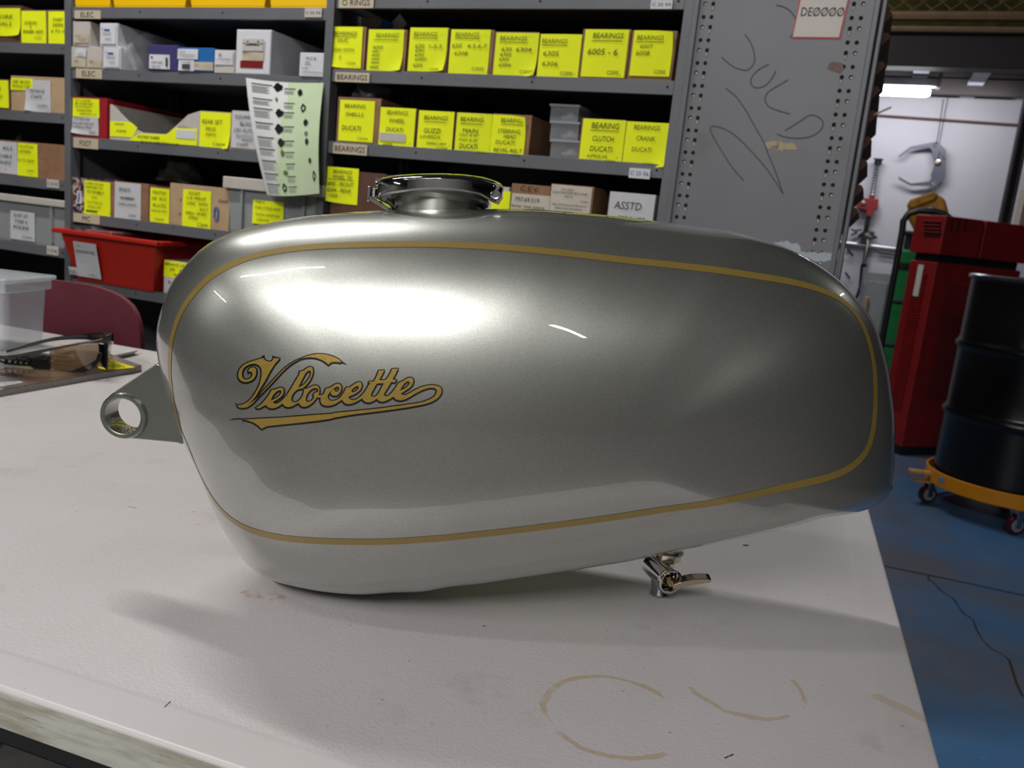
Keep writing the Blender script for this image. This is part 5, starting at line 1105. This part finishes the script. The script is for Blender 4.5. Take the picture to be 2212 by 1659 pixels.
# black drum on an orange dolly
DC = V((1.472, 2.210, 0)); DW = W3(DC.x, DC.y, 0); cas = [(1.179, 2.147), (1.474, 1.910)]
dr = thing('oil_drum', 'black steel drum with two rolling hoops on an orange dolly', 'drum', W3(DC.x, DC.y, .135), YAW)
bm = new(); r_ = .286; prof = [(0, .0), (r_, 0), (r_ + .006, .004), (r_ + .006, .016), (r_, .022)]
for zh in (.293, .586):
    prof += [(r_, zh - .03), (r_ + .004, zh - .018), (r_ + .013, zh - .006), (r_ + .013, zh + .006), (r_ + .004, zh + .018), (r_, zh + .03)]
prof += [(r_, .85), (r_ + .002, .862), (r_ + .008, .868), (r_ + .008, .878), (r_ - .006, .880), (r_ - .008, .862), (0, .860)]
lathe(bm, prof, None, 72); ob('drum_shell', bm, M_DRUM, dr, smooth=True)
bm = new(); lathe(bm, [(r_ + .002, .868), (r_ + .011, .868), (r_ + .012, .878), (r_ + .002, .884)], None, 72, True); ob('locking_ring', bm, M_CHROMED, dr, smooth=True)
do = thing('drum_dolly', 'round orange wheeled dolly carrying the black drum', 'dolly', W3(DC.x, DC.y, 0), YAW)
bm = new(); R1 = .315; lathe(bm, [(R1 - .008, .105), (R1, .105), (R1, .165), (R1 - .008, .165)], None, 64, True); ob('dolly_ring', bm, M_ORANGE, do, bevel=.002, smooth=True)
bm = new()
for a_ in (0, PI / 2): bx(bm, -R1 + .005, R1 - .005, -.03, .03, .108, .134, Matrix.Rotation(a_ + .6, 4, 'Z'))
ob('cross_bar', bm, M_ORANGE, do, bevel=.002)
base_a = math.atan2(cas[0][1] - DC.y, cas[0][0] - DC.x)
for k in range(4):
    a_ = base_a + k * PI / 2 * .9; rr_ = .30; cx_, cy_ = rr_ * math.cos(a_), rr_ * math.sin(a_)
    c = bpy.data.objects.new('caster', None); COL.objects.link(c); c.parent = do; c.location = (cx_, cy_, 0); c.rotation_euler = (0, 0, .55)
    bm = new(); Mw = Matrix.Translation((0, 0, .04)) @ Matrix.Rotation(PI / 2, 4, 'X'); lathe(bm, [(.026, -.012), (.038, -.012), (.040, -.008), (.040, .008), (.038, .012), (.026, .012)], Mw, 28, True); ob('wheel', bm, mat('maroon_tyre', srgb(70, 20, 32), .4), c, smooth=True)
    bm = new(); lathe(bm, [(0, -.013), (.027, -.013), (.027, .013), (0, .013)], Mw, 24); ob('hub', bm, M_GREYP, c, smooth=True)
    bm = new(); bx(bm, -.014, .014, -.020, -.016, .03, .10); bx(bm, -.014, .014, .016, .020, .03, .10); bx(bm, -.022, .022, -.022, .022, .09, .105); ob('fork', bm, M_CHROMED, c, bevel=.002)
q = W3(DC.x, DC.y, 0); a_ = base_a + .05
bm = new(); bx(bm, R1 - .01, R1 + .085, -.022, .022, .13, .145, Matrix.Rotation(a_, 4, 'Z')); bx(bm, R1 - .01, R1 + .06, -.022, .022, .095, .105, Matrix.Rotation(a_, 4, 'Z')); ob('handle_socket', bm, mat('tan_paint', srgb(206, 158, 92), .5), do, bevel=.003)
la = sh(2036, 1037, 1.93); bm = new()
a2 = math.atan2(-1, -.35); 
for sgn in (0,): bx(bm, R1 - .001, R1 + .0012, -.02, .02, .125, .150, Matrix.Rotation(base_a + .36, 4, 'Z'))
ob('maker_plate', bm, M_INKL, do, bevel=.001)

# hand truck, green bin, grey cabinet and leather bag behind the heater
hv = 3.75
A = lambda x, y, v=hv: W3(*sh(x, y, v)) - S0
tr = thing('hand_truck', 'black tubular hand truck standing behind the red heater', 'hand truck', S0)
tr.location = (0, 0, 0); wpt = lambda x, y, v=hv: W3(*sh(x, y, v))
top = [wpt(1949, 500), wpt(1951, 478), wpt(1962, 462), wpt(1985, 455), wpt(2015, 456), wpt(2040, 462), wpt(2060, 475)]
bot = V((top[0].x, top[0].y, 0)); far = V((top[-1].x, top[-1].y, 0))
tr.location = bot
bm = new(); tube(bm, [p - bot for p in [bot] + top + [far]], .019, 10); ob('truck_frame', bm, M_BLACKM, tr, smooth=True)
for py in (500, 650, 745, 850, 960):
    z = sh(1920, py, hv).z
    if z > .03: bm = new(); tube(bm, [V((0, 0, z)), far - bot + V((0, 0, z))], .014, 8); ob('rung', bm, M_BLACKM, tr, smooth=True)
bm = new(); bx(bm, -.02, .5, -.25, 0, 0, .01); ob('toe_plate', bm, M_BLACKM, tr, rz=YAW)
def bgbox(name, label, cat, xl, yt, xr, v, depth, m, zb=0.0, bevel=.01, h=None):
    a_, b_ = sh(xl, yt, v), sh(xr, yt, v); zt_ = (a_.z + b_.z) / 2; bm = new()
    bx(bm, 0, b_.x - a_.x, 0, depth, 0, zt_ - zb); o = tag(ob(name, bm, m, bevel=bevel), label, cat); o.location = W3(a_.x, v, zb); o.rotation_euler = (0, 0, YAW); return o
gc = bgbox('steel_cabinet', 'grey steel cabinet against the white wall behind the hand truck', 'cabinet', 1874, 594, 2040, 4.55, .4, M_GREYP)
a_ = sh(1874, 594, 4.55); bm = new(); hz_ = a_.z; bx(bm, .02, .14, -.012, 0, hz_ * .55, hz_ - .04); ob('door_panel', bm, M_GREYP, gc, bevel=.003)
bm = new(); bx(bm, .17, .18, -.008, 0, .1, hz_ - .05); ob('door_gap', bm, M_HOLE, gc)
for k in range(5): bm = new(); bx(bm, .30 + k * .06, .31 + k * .06, -.006, 0, .1, hz_ - .1); ob('door_rib', bm, M_GREYP, gc)
bgbox('wooden_plank', 'pale brown plank leaning by the grey cabinet', 'plank', 1868, 640, 1878, 4.5, .02, M_WOOD)
gb = bgbox('green_bin', 'green plastic bin behind the hand truck and red heater', 'bin', 1946, 542, 2040, 4.1, .3, M_GREEN, bevel=.02)
a_ = sh(1946, 542, 4.1); bm = new(); bx(bm, -.012, sh(2040, 542, 4.1).x - a_.x + .01, -.012, .31, a_.z - .11, a_.z - .07); ob('bin_band', bm, M_BLACKM, gb, bevel=.004)
bgbox('black_case', 'small black case behind the hand truck, above the green bin', 'case', 1957, 505, 2000, 4.2, .2, M_BLACK, zb=sh(1960, 541, 4.1).z)
# leather bag hung on the truck
bv = 3.82; pl = [(1962, 440), (1966, 432), (2018, 414), (2026, 420), (2042, 428), (2052, 466), (2050, 520), (1990, 520), (1974, 492), (1962, 470)]
c0 = sh(2005, 520, bv); r = thing('leather_bag', 'worn tan leather tool bag propped on the hand truck', 'bag', W3(*c0), YAW)
bm = new(); prism(bm, [(sh(a_, b_, bv).x - c0.x, sh(a_, b_, bv).z - c0.z) for a_, b_ in pl], 0, .14); ob('bag_body', bm, M_LEATHER, r, bevel=.03, seg=4)
bm = new(); prism(bm, [(sh(a_, b_, bv).x - c0.x, sh(a_, b_, bv).z - c0.z) for a_, b_ in ((1960, 443), (1966, 431), (2016, 413), (2026, 420), (2020, 432), (1968, 452))], -.014, .15); ob('bag_flap', bm, M_LEATHER, r, bevel=.012, seg=3)
bm = new(); q = sh(2012, 456, bv); lathe(bm, [(0, 0), (.03, 0), (.026, .02), (0, .026)], Matrix.Translation((q.x - c0.x, -.02, q.z - c0.z)) @ Matrix.Rotation(PI / 2, 4, 'X'), 16); ob('buckle', bm, M_CHROMED, r, smooth=True)

# tools hung on the white wall
wv = 4.93
Z7 = lambda p: (1800 + p[0] / 5.369, 280 + p[1] / 5.369)
pts = [sh(*Z7(p), wv) for p in [(760,300),(900,195),(1160,145),(1215,140),(1305,235),(1305,330),(1300,550),(1200,655),(895,650),(765,580),(752,545),(772,555),(900,625),(1110,600),(1140,570),(1135,520),(1180,385),(1150,290),(1140,235),(1110,205),(900,225),(780,310),(768,330)]]
c0 = sh(*Z7((1190, 175)), wv)
r = thing('bearing_puller', 'grey C-shaped steel puller plate hanging on a wire against the white wall', 'tool', W3(*c0), YAW)
bm = new(); prism(bm, [(p.x - c0.x, p.z - c0.z) for p in pts], 0, .014); ob('puller_plate', bm, mat('gunmetal', srgb(88, 90, 104), .4, .4, .1), r)
bm = new()
for hp, rr_ in (((1183, 175), .017), ((1175, 617), .017)):
    q = sh(*Z7(hp), wv); lathe(bm, [(0, 0), (rr_, 0), (rr_, .003)], Matrix.Translation((q.x - c0.x, .0, q.z - c0.z)) @ Matrix.Rotation(PI / 2, 4, 'X'), 14)
ob('hole_rim', bm, M_WALL, r, smooth=True)
bm = new(); q = sh(*Z7((1215, 385)), wv); lathe(bm, [(0, 0), (.02, 0), (.02, .012), (0, .016)], Matrix.Translation((q.x - c0.x, 0, q.z - c0.z)) @ Matrix.Rotation(PI / 2, 4, 'X'), 12); ob('pivot_bolt', bm, M_BRASS, r, smooth=True)
bm = new(); ribbon(bm, [V((sh(*Z7(p), wv).x - c0.x, -.002, sh(*Z7(p), wv).z - c0.z)) for p in ((1205, 400), (1235, 255), (1290, 350))], .005, V((0, -1, 0))); ob('linkage', bm, M_BLACKM, r)
wt = sh(2038, 214, wv); bm = new(); tube(bm, [(0, .0, 0), (.004, 0, .06), (wt.x - c0.x, 0, wt.z - c0.z)], .0035, 6); ob('hanging_wire', bm, M_BLACKM, r, smooth=True)
# red press clamp
def wq(x, y, v=wv): return sh(x, y, v)
c0 = wq(1876, 512); r = thing('screw_clamp', 'red bodied screw clamp with black threaded rod on the wall', 'tool', W3(*c0), YAW)
def lc(x, y): q = wq(x, y); return (q.x - c0.x, q.z - c0.z)
bm = new(); prism(bm, [lc(1848, 431), lc(1850, 427), lc(1898, 431), lc(1896, 453), lc(1886, 454), lc(1882, 468), lc(1872, 468), lc(1871, 454), lc(1852, 449)], -.03, .03); prism(bm, [lc(1878, 420), lc(1890, 422), lc(1889, 430), lc(1877, 429)], -.02, .02); ob('clamp_body', bm, M_RED, r, bevel=.004)
A_, B_ = lc(1884, 424), lc(1895, 356); bm = new(); n = 22
tube(bm, [V((A_[0] + (B_[0] - A_[0]) * k / n, 0, A_[1] + (B_[1] - A_[1]) * k / n)) for k in range(n + 1)], [.021 if k % 2 else .016 for k in range(n + 1)], 12); ob('threaded_rod', bm, M_CHROMED, r, smooth=True)
A_, B_ = lc(1896, 356), lc(1898, 343); bm = new(); tube(bm, [V((A_[0], 0, A_[1])), V((B_[0], 0, B_[1] - .008)), V((B_[0], 0, B_[1] - .008)), V((B_[0], 0, B_[1]))], [.026, .026, .034, .034], 14); ob('rod_cap', bm, M_BLACK, r, smooth=True)
A_, B_ = lc(1876, 468), lc(1870, 500); bm = new(); tube(bm, [V((A_[0], 0, A_[1])), V((B_[0], 0, B_[1])), V((lc(1876, 508)[0] - .02, 0, lc(1870, 504)[1])), V((lc(1872, 510)[0], 0, lc(1872, 510)[1]))], [.018, .018, .055, .065], 14); ob('pressure_foot', bm, M_BLACKM, r, smooth=True)
q = lc(1866, 439); bm = new(); lathe(bm, [(0, 0), (.016, 0), (.016, .012), (0, .016)], Matrix.Translation((q[0], -.03, q[1])) @ Matrix.Rotation(PI / 2, 4, 'X'), 12); ob('bolt_head', bm, M_CHROMED, r, smooth=True)
# slide hammer below
c0 = wq(1860, 650); r = thing('slide_hammer', 'long dark slide hammer tool hanging below the red clamp', 'tool', W3(*c0), YAW)
bm = new(); P2 = [lc(1874, 515), lc(1875, 527), lc(1872, 540), lc(1867, 570)]; tube(bm, [V((a_, 0, b_)) for a_, b_ in P2], [.008, .014, .02, .018], 12); ob('hammer_barrel', bm, M_CHROMED, r, smooth=True)
bm = new(); P2 = [lc(1867, 570), lc(1866, 574), lc(1862, 576), lc(1857, 620), lc(1854, 634), lc(1846, 650)]; tube(bm, [V((a_, 0, b_)) for a_, b_ in P2], [.024, .024, .012, .008, .012, .012], 10); ob('hammer_rod', bm, M_BLACKM, r, smooth=True)
# conduit and rail on the wall
bm = new(); p0, p1 = sh(1800, 522, 4.97), sh(1960, 541, 4.97); tube(bm, [p0, p1 + (p1 - p0) * .3], .018, 10); o_ = tag(ob('conduit_pipe', bm, M_CHROMED, smooth=True), 'bright metal pipe running level across the lower white wall', 'pipe'); frameobj(o_)
bm = new(); p0, p1 = sh(1850, 246, 4.97), sh(2200, 270, 4.97); tube(bm, [p0, p1], .008, 8); o_ = tag(ob('wall_rail', bm, mat('brown_rail', srgb(98, 70, 62), .6), smooth=True), 'thin brown rail across the upper white wall', 'rail'); frameobj(o_)
for (pa, pb_, nm, lb) in (((1898, 543), (1935, 549), 'flat_bar', 'short dark bar on the wall right of the slide hammer'), ((1829, 536), (1843, 553), 'flat_bar', 'short dark stick low on the wall next to the rack panel'), ((1826, 588), (1836, 602), 'flat_bar', 'lowest short dark stick on the wall by the rack panel')):
    bm = new(); tube(bm, [sh(*pa, 4.96), sh(*pb_, 4.96)], .008, 6); o_ = tag(ob(nm, bm, M_BLACKM, smooth=True), lb, 'tool'); frameobj(o_)
bm = new()
for a_, b_ in (((1838, 494), (1852, 502)), ((1852, 502), (1838, 508)), ((1845, 498), (1862, 496)), ((1880, 506), (1895, 513)), ((1895, 513), (1878, 515))): tube(bm, [sh(*a_, 4.95), sh(*b_, 4.95)], .008, 6)
o_ = tag(ob('wire_bracket', bm, M_BLACKM, smooth=True), 'small bent black wire bracket on the wall by the clamp foot', 'bracket'); frameobj(o_)
# ------------------------------------------------------------------ left end of the table
def tw(px, py, z=.74):
    return tl(px, py, z)
# maroon chair behind the table
p_r = aty(342, 720, 1.78); chx = p_r.x
ch = thing('maroon_chair', 'maroon moulded plastic chair tucked behind the table on the left', 'chair', (chx - .24, 1.78, 0), math.radians(-14))
chM = Matrix.Rotation(math.radians(14), 4, 'Z')
def cpt(px, py):
    n_c = V((math.sin(math.radians(-14)) * -1, math.cos(math.radians(-14)), 0)); P0 = V((chx - .24, 1.78, 0)); q = onpl(px, py, P0, n_c) - P0
    return V((q.x * math.cos(math.radians(14)) - q.y * math.sin(math.radians(14)), 0, q.z))
outl = [(343, 735), (340, 700), (331, 676), (314, 656), (290, 640), (255, 627), (210, 616), (160, 609), (100, 603), (40, 598), (-20, 595)]
P2 = [cpt(*p) for p in outl]; xr = P2[0].x; xl_ = P2[-1].x - .03; zb_ = P2[0].z - .30
poly = [(p.x, p.z) for p in P2] + [(xl_ - .05, P2[-1].z - .02), (xl_ - .10, P2[-1].z - .09), (xl_ - .11, zb_ + .03), (xl_ - .08, zb_), (xr - .06, zb_), (xr - .015, zb_ + .03), (xr, zb_ + .1)]
bm = new(); xm = (poly[0][0] + xl_) / 2; nx_ = 26; x0_, x1_ = min(p[0] for p in poly), max(p[0] for p in poly)
def span(x):
    zs = []
    for (a_, b_), (c_, d_) in zip(poly, poly[1:] + poly[:1]):
        if (a_ - x) * (c_ - x) <= 0 and a_ != c_: zs.append(b_ + (d_ - b_) * (x - a_) / (c_ - a_))
    return min(zs), max(zs)
cols_ = []
for i in range(nx_ + 1):
    x = x0_ + (x1_ - x0_) * (.5 - .5 * math.cos(PI * i / nx_)) * .9996 + .00005; zl, zh = span(x); s_ = (x - (x0_ + x1_) / 2) / ((x1_ - x0_) / 2)
    cols_.append([(x, -.05 * s_ * s_ + .05 * ((zh - (zl + (zh - zl) * j / 8)) / .45), zl + (zh - zl) * j / 8) for j in range(9)])
fr = [[bm.verts.new((x, y - .006, z)) for x, y, z in c_] for c_ in cols_]; bk = [[bm.verts.new((x, y + .006, z)) for x, y, z in c_] for c_ in cols_]
for i in range(nx_):
    for j in range(8): bm.faces.new((fr[i][j], fr[i + 1][j], fr[i + 1][j + 1], fr[i][j + 1])); bm.faces.new((bk[i][j], bk[i][j + 1], bk[i + 1][j + 1], bk[i + 1][j]))
    bm.faces.new((fr[i][8], fr[i + 1][8], bk[i + 1][8], bk[i][8])); bm.faces.new((fr[i][0], bk[i][0], bk[i + 1][0], fr[i + 1][0]))
for c1_, c2_ in ((fr[0], bk[0]), (fr[-1], bk[-1])):
    for j in range(8): bm.faces.new((c1_[j], c1_[j + 1], c2_[j + 1], c2_[j]))
ob('backrest', bm, M_MAROON, ch, smooth=True, bevel=.003)
xa, xb = x0_ + .02, x1_ - .02
bm = new(); bx(bm, xa, xb, -.44, 0.02, .43, .445); ob('seat', bm, M_MAROON, ch, bevel=.006)
for x in (xa + .03, xb - .03):
    for y in (-.40, -.0): bm = new(); tube(bm, [(x, y, 0), (x, y, .43)], .011, 10); ob('leg', bm, M_CHROMED, ch, smooth=True)
    bm = new(); tube(bm, [(x, 0, .43), (x, .05, .60), (x, .05, zb_ + .06)], .011, 10); ob('back_support', bm, M_CHROMED, ch, smooth=True)

# clear container
q = atz(31, 762, TZ); q2 = aty(40, 602, q.y); Hc = q2.z - TZ
r = thing('plastic_container', 'milky clear plastic food container with lid at the left frame edge', 'container', (q.x - .075, q.y + .05, TZ), math.radians(-6))
bm = new(); bx(bm, -.070, .074, -.055, .055, 0, Hc - .022)
for f_ in list(bm.faces):
    if f_.calc_center_median().z > Hc - .03: bm.faces.remove(f_)
for v_ in bm.verts: v_.co.x *= (1 if v_.co.z > .05 else .93); v_.co.y *= (1 if v_.co.z > .05 else .93)
o_ = ob('container_body', bm, M_MILKY, r, bevel=.012, seg=4, smooth=True)
bm = new(); bx(bm, -.082, .084, -.065, .065, Hc - .008, Hc); bx(bm, -.076, .078, -.060, .060, Hc - .026, Hc - .008); ob('lid', bm, M_MILKY, r, bevel=.004, seg=3)
bm = new(); bx(bm, .02, .045, -.069, -.063, Hc - .055, Hc - .008); ob('clip', bm, M_MILKY, r, bevel=.002)

# magazine with papers
mg = thing('glossy_magazine', 'thick glossy magazine with brown cover picture lying under the sunglasses', 'magazine', tuple((TDv * 0 + V((0, 0, TZ)))), 0)
A, B, C_, D_ = atz(-60, 868, TZ), atz(306, 803, TZ), atz(214, 768, TZ), atz(-60, 792, TZ)
A0 = A.copy(); mg.location = A0
def quad_slab(name, pts, z0, z1, m, parent, bevel=.0006):
    bm = new(); lo_ = [bm.verts.new((p.x - A0.x, p.y - A0.y, z0)) for p in pts]; hi_ = [bm.verts.new((p.x - A0.x, p.y - A0.y, z1)) for p in pts]
    bm.faces.new(lo_[::-1]); bm.faces.new(hi_)
    for i in range(len(pts)): bm.faces.new((lo_[i], lo_[(i + 1) % len(pts)], hi_[(i + 1) % len(pts)], hi_[i]))
    return ob(name, bm, m, parent, bevel=bevel)
cv = N('brown_cover_print'); cc = cv.coord(); c_ = cv.mix(cv.ramp(cv.noise(9, 3, .5, cc), .42, .58), srgb(46, 36, 38), srgb(122, 100, 82)); c_ = cv.mix(cv.ramp(cv.noise(26, 4, .6, cc), .62, .66), c_, srgb(176, 182, 200)); cv.set(Base_Color=c_, Roughness=.16, Coat_Weight=.6)
quad_slab('page_block', [A, B, C_, D_], 0, .0095, mat('page_edges', srgb(150, 144, 140), .7, 0, .3, 200), mg)
quad_slab('cover', [A, B, C_, D_], .0097, .0103, cv.m, mg, .0002)
quad_slab('back_cover', [A + V((-.002, -.002, 0)), B + V((.002, -.002, 0)), C_ + V((.002, .002, 0)), D_ + V((-.002, .002, 0))], -.0003, 0.0, M_BLACK, mg, .0001)
def paper(name, label, pts, z, m, cat='paper', th=.0006):
    P = [atz(x, y, z) for x, y in pts]; bm = new(); c = sum(P, V()) / len(P)
    prism(bm, [(p.x - c.x, p.y - c.y) for p in P], 0, th, 'z'); o = tag(ob(name, bm, m), label, cat); o.location = (c.x, c.y, z); return o
zt_ = TZ + .0105
yp = paper('yellow_card', 'yellow printed card on the magazine right of the sunglasses', [(208, 786), (236, 776), (292, 794), (232, 800), (213, 796)], zt_, mat('yellow_print', (.78, .68, .0, 1), .5, 0, .1))
bm = new(); 
for k in range(5): bx(bm, -.012 + k * .003, .010 + k * .003, -.016 + k * .007, -.014 + k * .007, .0007, .0009)
ob('print_line', bm, M_INK, yp, rz=-.6)
paper('paper_strip', 'narrow white printed paper strip beside the magazine corner', [(237, 772), (247, 771), (306, 793), (300, 797)], TZ + .0004, M_PAPER)
paper('beer_mat', 'pale thin card stack leaning at the magazine back corner', [(238, 766), (296, 757), (297, 760), (262, 768), (242, 771)], TZ + .006, M_WHITE2, 'card', .003)
paper('beer_mat', 'pale card under the thin card stack at the magazine back corner', [(240, 770), (285, 762), (292, 766), (250, 774)], TZ + .0004, M_WHITE2, 'card', .004)
paper('ruler_strip', 'white strip with dark print lying on the near left of the magazine', [(-20, 836), (2, 826), (44, 824), (52, 827), (6, 836)], zt_, mat('strip_print', srgb(190, 194, 200), .3, 0, .6, 120))
# stack of wood offcuts seen through the lens
for k in range(4):
    q = atz(152, 792, zt_); bm = new(); bx(bm, -.036, .036, -.024, .024, 0, .006)
    o_ = tag(ob('wood_block', bm, M_WOOD, bevel=.001), ('lowest', 'second', 'third', 'topmost')[k] + ' thin pale wooden tile stacked behind the sunglasses lens', 'tile', 'wooden tiles behind the sunglasses'); o_.location = (q.x + .0, q.y + .035, zt_ + k * .0064); o_.rotation_euler = (0, 0, .25 + .05 * k)

# wraparound sunglasses standing on the magazine, arms to the left
sg = atz(232, 806, zt_)
gl = thing('sunglasses', 'black wraparound sunglasses with brown lenses on the magazine', 'sunglasses', (sg.x, sg.y, zt_), math.radians(4))
M_GLF = mat('gloss_black_frame', srgb(12, 12, 14), .12, 0, 0, Coat_Weight=.6)
def gp(px, py, dy):                                   # local coordinates of a pixel at a depth dy behind the nose point
    q = aty(px, py, sg.y + dy) - V((sg.x, sg.y, zt_)); a_ = -math.radians(4)
    return V((q.x * math.cos(a_) - q.y * math.sin(a_), q.x * math.sin(a_) + q.y * math.cos(a_), q.z))
def band(bm, tops, bots, th=.0022):
    A_, B_ = [], []
    n = len(tops)
    for i in range(n):
        d = (tops[min(i + 1, n - 1)] - tops[max(i - 1, 0)]); d.z = 0; nn = V((d.y, -d.x, 0)).normalized() * th
        A_.append((bm.verts.new(tops[i] + nn), bm.verts.new(bots[i] + nn), bm.verts.new(bots[i] - nn), bm.verts.new(tops[i] - nn)))
    for a_, b_ in zip(A_, A_[1:]):
        for k in range(4): bm.faces.new((a_[k], a_[(k + 1) % 4], b_[(k + 1) % 4], b_[k]))
    bm.faces.new(A_[0][::-1]); bm.faces.new(A_[-1])
def ip(P, n=6):
    o = []
    for i in range(len(P) - 1):
        p0, p1, p2, p3 = P[max(i - 1, 0)], P[i], P[i + 1], P[min(i + 2, len(P) - 1)]
        for k in range(n):
            t = k / n; o.append((p1 * 2 + (p2 - p0) * t + (p0 * 2 - p1 * 5 + p2 * 4 - p3) * t * t + (p1 * 3 - p0 - p2 * 3 + p3) * t ** 3) * .5)
    return o + [P[-1]]
# near lens rim: top bar, bottom bar; near temple; far rim; far temple
topn = ip([gp(0, 769, -.02), gp(40, 765, -.018), (gp(80, 757, -.016)), gp(130, 748, -.012), gp(180, 738, -.006), gp(215, 733, .0), gp(236, 728, .012)])
topb = ip([gp(0, 776, -.02), gp(40, 772, -.018), (gp(80, 764, -.016)), gp(130, 753, -.012), gp(180, 743, -.006), gp(215, 741, .0), gp(236, 738, .012)])
bm = new(); band(bm, topn, topb, .0025); ob('brow_bar', bm, M_GLF, gl, smooth=True, bevel=.0008)
bm = new(); t_ = ip([gp(62, 760, -.016), gp(72, 762, -.016), gp(92, 763, -.015), gp(108, 768, -.014)]); b_ = ip([gp(62, 789, -.016), gp(74, 795, -.016), gp(92, 802, -.015), gp(108, 806, -.014)])
band(bm, t_, b_, .0025); ob('side_shield', bm, M_GLF, gl, smooth=True, bevel=.0008)
bm = new(); t_ = ip([gp(100, 800, -.014), gp(130, 800, -.013), gp(160, 797, -.010), (gp(190, 788, -.006)), gp(206, 775, -.002), gp(212, 760, 0)]); b_ = ip([gp(100, 806, -.014), gp(130, 809, -.013), gp(160, 807, -.010), gp(192, 800, -.006), gp(213, 784, -.002), gp(221, 762, 0)])
band(bm, t_, b_, .0022); ob('lower_rim', bm, M_GLF, gl, smooth=True, bevel=.0008)
bm = new(); t_ = ip([gp(108, 757, -.013), gp(140, 750, -.012), gp(180, 744, -.008), gp(213, 742, -.001)]); b_ = ip([gp(108, 803, -.013), gp(140, 803, -.012), gp(180, 796, -.008), gp(214, 772, -.001)])
band(bm, t_, b_, .0008); ob('lens', bm, M_LENS, gl, smooth=True, label='transparent brown lens')
bm = new(); t_ = ip([gp(-60, 762, -.022), gp(0, 768, -.02), gp(40, 766, -.018), gp(66, 762, -.016)]); b_ = ip([gp(-60, 768, -.022), gp(0, 775, -.02), gp(40, 780, -.018), gp(66, 785, -.016)])
band(bm, t_, b_, .0022); ob('temple_arm', bm, M_GLF, gl, smooth=True, bevel=.0006)
bm = new(); t_ = ip([gp(-5, 776, -.0205), gp(20, 783, -.019), gp(66, 786, -.016)]); b_ = ip([gp(-5, 779, -.0205), gp(20, 787, -.019), gp(66, 791, -.016)])
band(bm, t_, b_, .0022); ob('temple_arm', bm, M_GLF, gl, smooth=True)
for px in (12, 26, 38, 50, 62):
    bm = new(); band(bm, [gp(px, 776, -.0185), gp(px + 5, 777, -.0185)], [gp(px - 2, 786, -.0185), gp(px + 3, 787, -.0185)], .0022); ob('arm_bridge', bm, M_GLF, gl)
bm = new(); t_ = ip([gp(222, 730, .010), gp(236, 722, .03), (gp(242, 718, .06)), gp(238, 718, .09), gp(225, 719, .115)]); b_ = ip([gp(222, 742, .010), gp(238, 736, .03), gp(243, 740, .06), gp(240, 742, .09), gp(228, 742, .115)])
band(bm, t_, b_, .002); ob('brow_bar', bm, M_GLF, gl, smooth=True)
bm = new(); t_ = ip([gp(225, 740, .006), gp(236, 736, .03), gp(242, 738, .06), gp(240, 740, .09)]); b_ = ip([gp(222, 790, .004), gp(230, 795, .02), gp(236, 772, .06), gp(238, 765, .09)])
band(bm, t_, b_, .0008); ob('lens', bm, M_LENS, gl, smooth=True)
bm = new(); t_ = ip([gp(214, 742, .0), gp(222, 744, .006), gp(231, 742, .012)]); b_ = ip([gp(218, 782, .0), gp(226, 794, .004), gp(232, 800, .010)])
band(bm, t_, b_, .0022); ob('nose_bridge', bm, M_GLF, gl, smooth=True)
bm = new(); t_ = ip([gp(225, 718, .115), gp(180, 721, .115), gp(120, 728, .115), gp(60, 742, .115), gp(14, 757, .115)]); b_ = ip([gp(225, 738, .115), gp(180, 733, .115), gp(120, 736, .115), gp(60, 750, .115), gp(16, 762, .115)])
band(bm, t_, b_, .0022); ob('temple_arm', bm, M_GLF, gl, smooth=True, bevel=.0006)
bm = new(); q = gp(190, 720, .110); 

text(gl, 'Ugly Fish', gp(40, 773, -.018).x, gp(40, 773, -.018).z, .03, .005, M_INKG, gp(40, 773, -.0235).y, .2)
finish_text()
